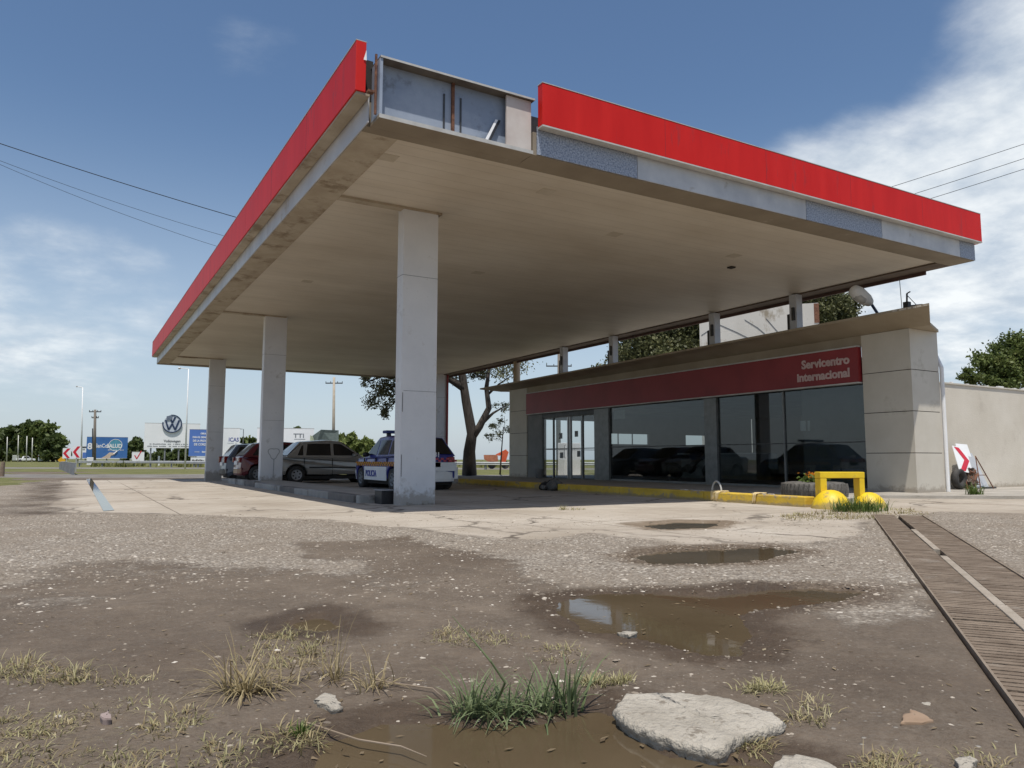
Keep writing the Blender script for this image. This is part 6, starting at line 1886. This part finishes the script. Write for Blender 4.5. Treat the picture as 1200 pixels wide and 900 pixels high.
# ------------------------------------------------------------------ poles and lamps
def lamp_post(px, ytop, d, label, arm=-1, lean=0.0, zb=-.2):
    b = W(px, 545, d); b[2] = zb
    t = W(px+lean, ytop, d)
    e = empty('street_lamp', b, label, 'street lamp', group='white street lamps by the road')
    mb = MB(); mb.tube([b, b+(t-b)*.5, t], [.13*d/110, .10*d/110, .06*d/110], 10); mb.build('pole', white_paint, e, smooth=True)
    q = W(px+lean+arm*6*(110/d), ytop-1, d)
    mb = MB(); mb.tube([t, q], .05*d/110, 6); mb.build('arm', white_paint, e)
    mb = MB(); mb.tube([q, q+(q-t)*.25], [.09, .13], 8); mb.build('lamp_head', alu, e)
    return e


lamp_post(95, 454, 112, 'tall white street lamp left of the blue billboard', -1, 2)
lamp_post(217, 432.5, 72, 'tall white street lamp in front of the emblem billboard', -1, 4, -.19)
for i, (px, yt, d) in enumerate(((8, 512, 200), (21, 510, 198), (31, 511, 199), (37.5, 513, 195))):
    b = W(px-.4, 545, d); b[2] = -.2; t = W(px+.6, yt, d)
    mb = MB(); mb.tube([b, t], [.13, .09], 8); o = mb.build('thin_pole', pm('pale_pole', (.55, .54, .48), (.65, .64, .58)), smooth=True)
    tag(o, ['leftmost thin pale pole before the far trees', 'second thin pale pole from the left before the far trees', 'third thin pale pole above the white pickup', 'fourth thin pale pole, nearest the orange truck'][i], 'pole', 'thin pale poles by the far trees')


def util_pole(px, ytop, d, label, m, r, arms, zb=-.2, lean=0):
    b = W(px, 545, d); b[2] = zb; t = W(px+lean, ytop, d)
    e = empty('utility_pole', b, label, 'utility pole')
    mb = MB(); mb.tube([b, t], [r*1.15, r*.8], 10); mb.build('pole', m, e, smooth=True)
    for ya, hwp in arms:
        a = W(px+lean-hwp, ya, d); c = W(px+lean+hwp, ya, d)
        mb = MB(); mb.tube([a, c], r*.38, 6); cr = mb.build('crossarm', dark_metal, e)
        mb = MB()
        for t_ in (0.02, .3, .7, .98):
            q = a+(c-a)*t_; mb.lathe([(.001, 0), (r*.25, .02), (r*.18, r*.6), (r*.3, r*.75), (r*.2, r*1.15), (.001, r*1.25)], 8, tuple(q))
        mb.build('insulator', dark_metal, cr)
    return e


util_pole(110.5, 480, 120, 'dark wooden utility pole with crossarms in front of the blue billboard', wood_pole, .22, ((482.5, 7), (489.5, 4)), lean=1)
util_pole(390.5, 442, 84, 'pale utility pole with crossarm behind the silver sedan', pm('pole_tan_grey', (.34, .29, .22), (.42, .36, .28)), .17, ((449, 10),), lean=1)
mb_ = W(108.5, 545, 121); mb_[2] = -.2
mb = MB(); mb.tube([mb_, W(108.5, 502, 121)], .08, 6); tag(mb.build('thin_pole', dark_metal), 'thin dark pipe standing beside the wooden utility pole', 'pole')
util_pole(655, 402, 66, 'utility pole with wide crossarm behind the shop roof', wood_pole, .15, ((429, 15),))
# tan pole at the shop end carrying the wires
tpb = np.array([17.3, 29.3, -.05])
e = empty('concrete_pole', tpb, 'tan concrete pole rising at the far end of the shop', 'utility pole')
mb = MB(); mb.tube([tpb, tpb+[0, 0, 9.2]], [.19, .13], 12); mb.build('pole', tan_pole, e, smooth=True)
mb = MB(); mb.tube([tpb+[-.8, -.3, 8.7], tpb+[.8, .3, 8.7]], .06, 6); mb.build('crossarm', dark_metal, e)


def wire(a, b, sag, label, r=.007):
    a = np.array(a, float); b = np.array(b, float); pts = []
    for i in range(25):
        t = i/24; p = a+(b-a)*t; p[2] -= 4*sag*t*(1-t); pts.append(tuple(p))
    q0, q1 = np.array(pts[0]), np.array(pts[1]); pts = [tuple(q0+(q0-q1)*30*(1, 1, .25)[0]*np.array([1, 1, .3]))]+pts   # runs on towards its next pole, out of view
    mb = MB(); mb.tube(pts, r, 5); o = mb.build('overhead_wire', black_plastic); tag(o, label, 'wire', 'overhead wires')


top = tpb+[0, 0, 8.72]
wire(W(-60, 148, 24), top+[-.7, -.26, 0], .35, 'upper thick overhead wire at the left of the canopy', .014)
wire(W(-60, 165, 25), top+[0, 0, -.25], .85, 'middle thin overhead wire at the left of the canopy')
wire(W(-60, 166, 25.5), top+[0, 0, -.85], 1.1, 'lower thin overhead wire at the left of the canopy')
wire(W(1280, 142, 26), top+[.7, .26, 0], .25, 'upper of three overhead wires at the right of the canopy', .010)
wire(W(1280, 159, 26), top+[.7, .26, -.5], .3, 'middle of three overhead wires at the right of the canopy', .010)
wire(W(1280, 172, 26), top+[.5, .2, -.9], .3, 'lower of three overhead wires at the right of the canopy', .010)

# ------------------------------------------------------------------ distant vehicles
def far_vehicle(name, label, px, py, d, kind, m, rz_off):
    c = W(px, py, d); c[2] = -.19
    e = empty(name, c, label, 'truck' if kind == 'truck' else kind, rz=face_rz(c)+rz_off, group='vehicles on the far road'); OFF[e.name] = np.zeros(3)
    if kind == 'pickup':
        b = MB(); b.prism([(-2.4, .4), (2.4, .4), (2.45, .9), (1.2, 1.05), (.6, 1.7), (-.6, 1.7), (-.9, 1.05), (-2.4, 1.05)], 'y', -.85, .85); b.build('body', m, e, local=True, bevel=.06)
        b = MB(); b.prism([(-.5, 1.12), (1.0, 1.12), (.55, 1.62), (-.5, 1.62)], 'y', -.86, .86); b.build('window', car_glass, e, local=True)
    elif kind == 'van':
        b = MB(); b.prism([(-2.1, .35), (2.1, .35), (2.15, 1.0), (1.6, 1.2), (1.1, 2.0), (-2.1, 2.0)], 'y', -.9, .9); b.build('body', m, e, local=True, bevel=.08)
        b = MB(); b.prism([(-1.9, 1.25), (1.35, 1.25), (1.05, 1.85), (-1.9, 1.85)], 'y', -.91, .91); b.build('window', car_glass, e, local=True)
    else:
        b = MB(); b.box(-4.2, 2.0, -1.2, 1.2, 1.1, 3.6); b.build('cargo_box', m, e, local=True, bevel=.05)
        b = MB(); b.prism([(2.1, .6), (4.2, .6), (4.2, 1.8), (3.9, 3.0), (2.1, 3.0)], 'y', -1.15, 1.15); b.build('cab', sign_red, e, local=True, bevel=.06)
        b = MB(); b.prism([(2.6, 1.9), (4.05, 1.9), (3.85, 2.7), (2.6, 2.7)], 'y', -1.16, 1.16); b.build('window', car_glass, e, local=True)
        b = MB(); b.box(-4.2, 4.2, -1.0, 1.0, .5, 1.08); b.build('chassis', dark_void, e, local=True)
    xs = (-1.5, 1.5) if kind != 'truck' else (-3.2, -2.0, 3.2)
    for x in xs:
        for s in (-.82, .82):
            b = MB(); rr = .36 if kind != 'truck' else .5
            b.lathe([(.001, -.12), (rr, -.12), (rr, .12), (.001, .12)], 16, (x, s, rr), axis='y'); b.build('wheel', rubber, e, local=True)
    return e


far_vehicle('white_pickup', 'white pickup on the far road before the dark trees', 29.5, 545, 225, 'pickup', white_paint, R(8))
far_vehicle('pale_van', 'pale blue van in front of the orange truck on the far road', 51, 545, 215, 'van', pm('van_pale', (.42, .47, .50), (.50, .54, .57)), R(75))
far_vehicle('orange_truck', 'orange red truck on the far road under the trees', 57, 545, 235, 'truck', orange_m, R(60))
far_vehicle('grey_trailer', 'grey white box van left of the white pickup', 19.5, 545, 232, 'van', pm('box_pale', (.38, .40, .36), (.46, .48, .44)), R(80))
# old stump at the left edge
p = at(2, 556.5, -.1)
mb = MB(); mb.tube([(p[0], p[1], -.2), (p[0]+.01, p[1], .25), (p[0]+.03, p[1], .62)], [.13, .115, .10], 10); tag(mb.build('wooden_post', pm('post_wood', (.15, .11, .075), (.24, .185, .13), 6, .9)), 'short brown wooden post at the left edge on the grass', 'post')
# orange farm implement beyond the rail
D = 78; c = W(582, 545, D); c[2] = -.19
e = empty('farm_loader', c, 'rusty orange farm loader bucket and arm beyond the rail by the tree', 'machine', rz=face_rz(c)); OFF[e.name] = np.zeros(3)
b = MB(); b.prism([(-1.35, 1.45), (.1, 1.45), (.15, .75), (-.9, .75), (-1.3, 1.0)], 'y', -.6, .6); b.build('bucket', pm('rust_orange', (.30, .10, .05), (.42, .17, .09)), e, local=True)
b = MB(); b.prism([(.35, .4), (.85, .4), (1.25, 1.75), (.95, 2.0), (.2, 1.55), (.15, 1.35), (.55, 1.4)], 'y', -.3, .3); b.build('arm', orange_m, e, local=True)
b = MB(); b.prism([(-.1, 1.3), (1.0, 1.9), (1.0, 2.05), (-.1, 1.5)], 'y', -.2, .2); b.build('boom', orange_m, e, local=True)
for x in (-.5, .9):
    b = MB(); b.lathe([(.001, -.15), (.42, -.15), (.42, .15), (.001, .15)], 16, (x, 0, .42), axis='y'); b.build('wheel', rubber, e, local=True)
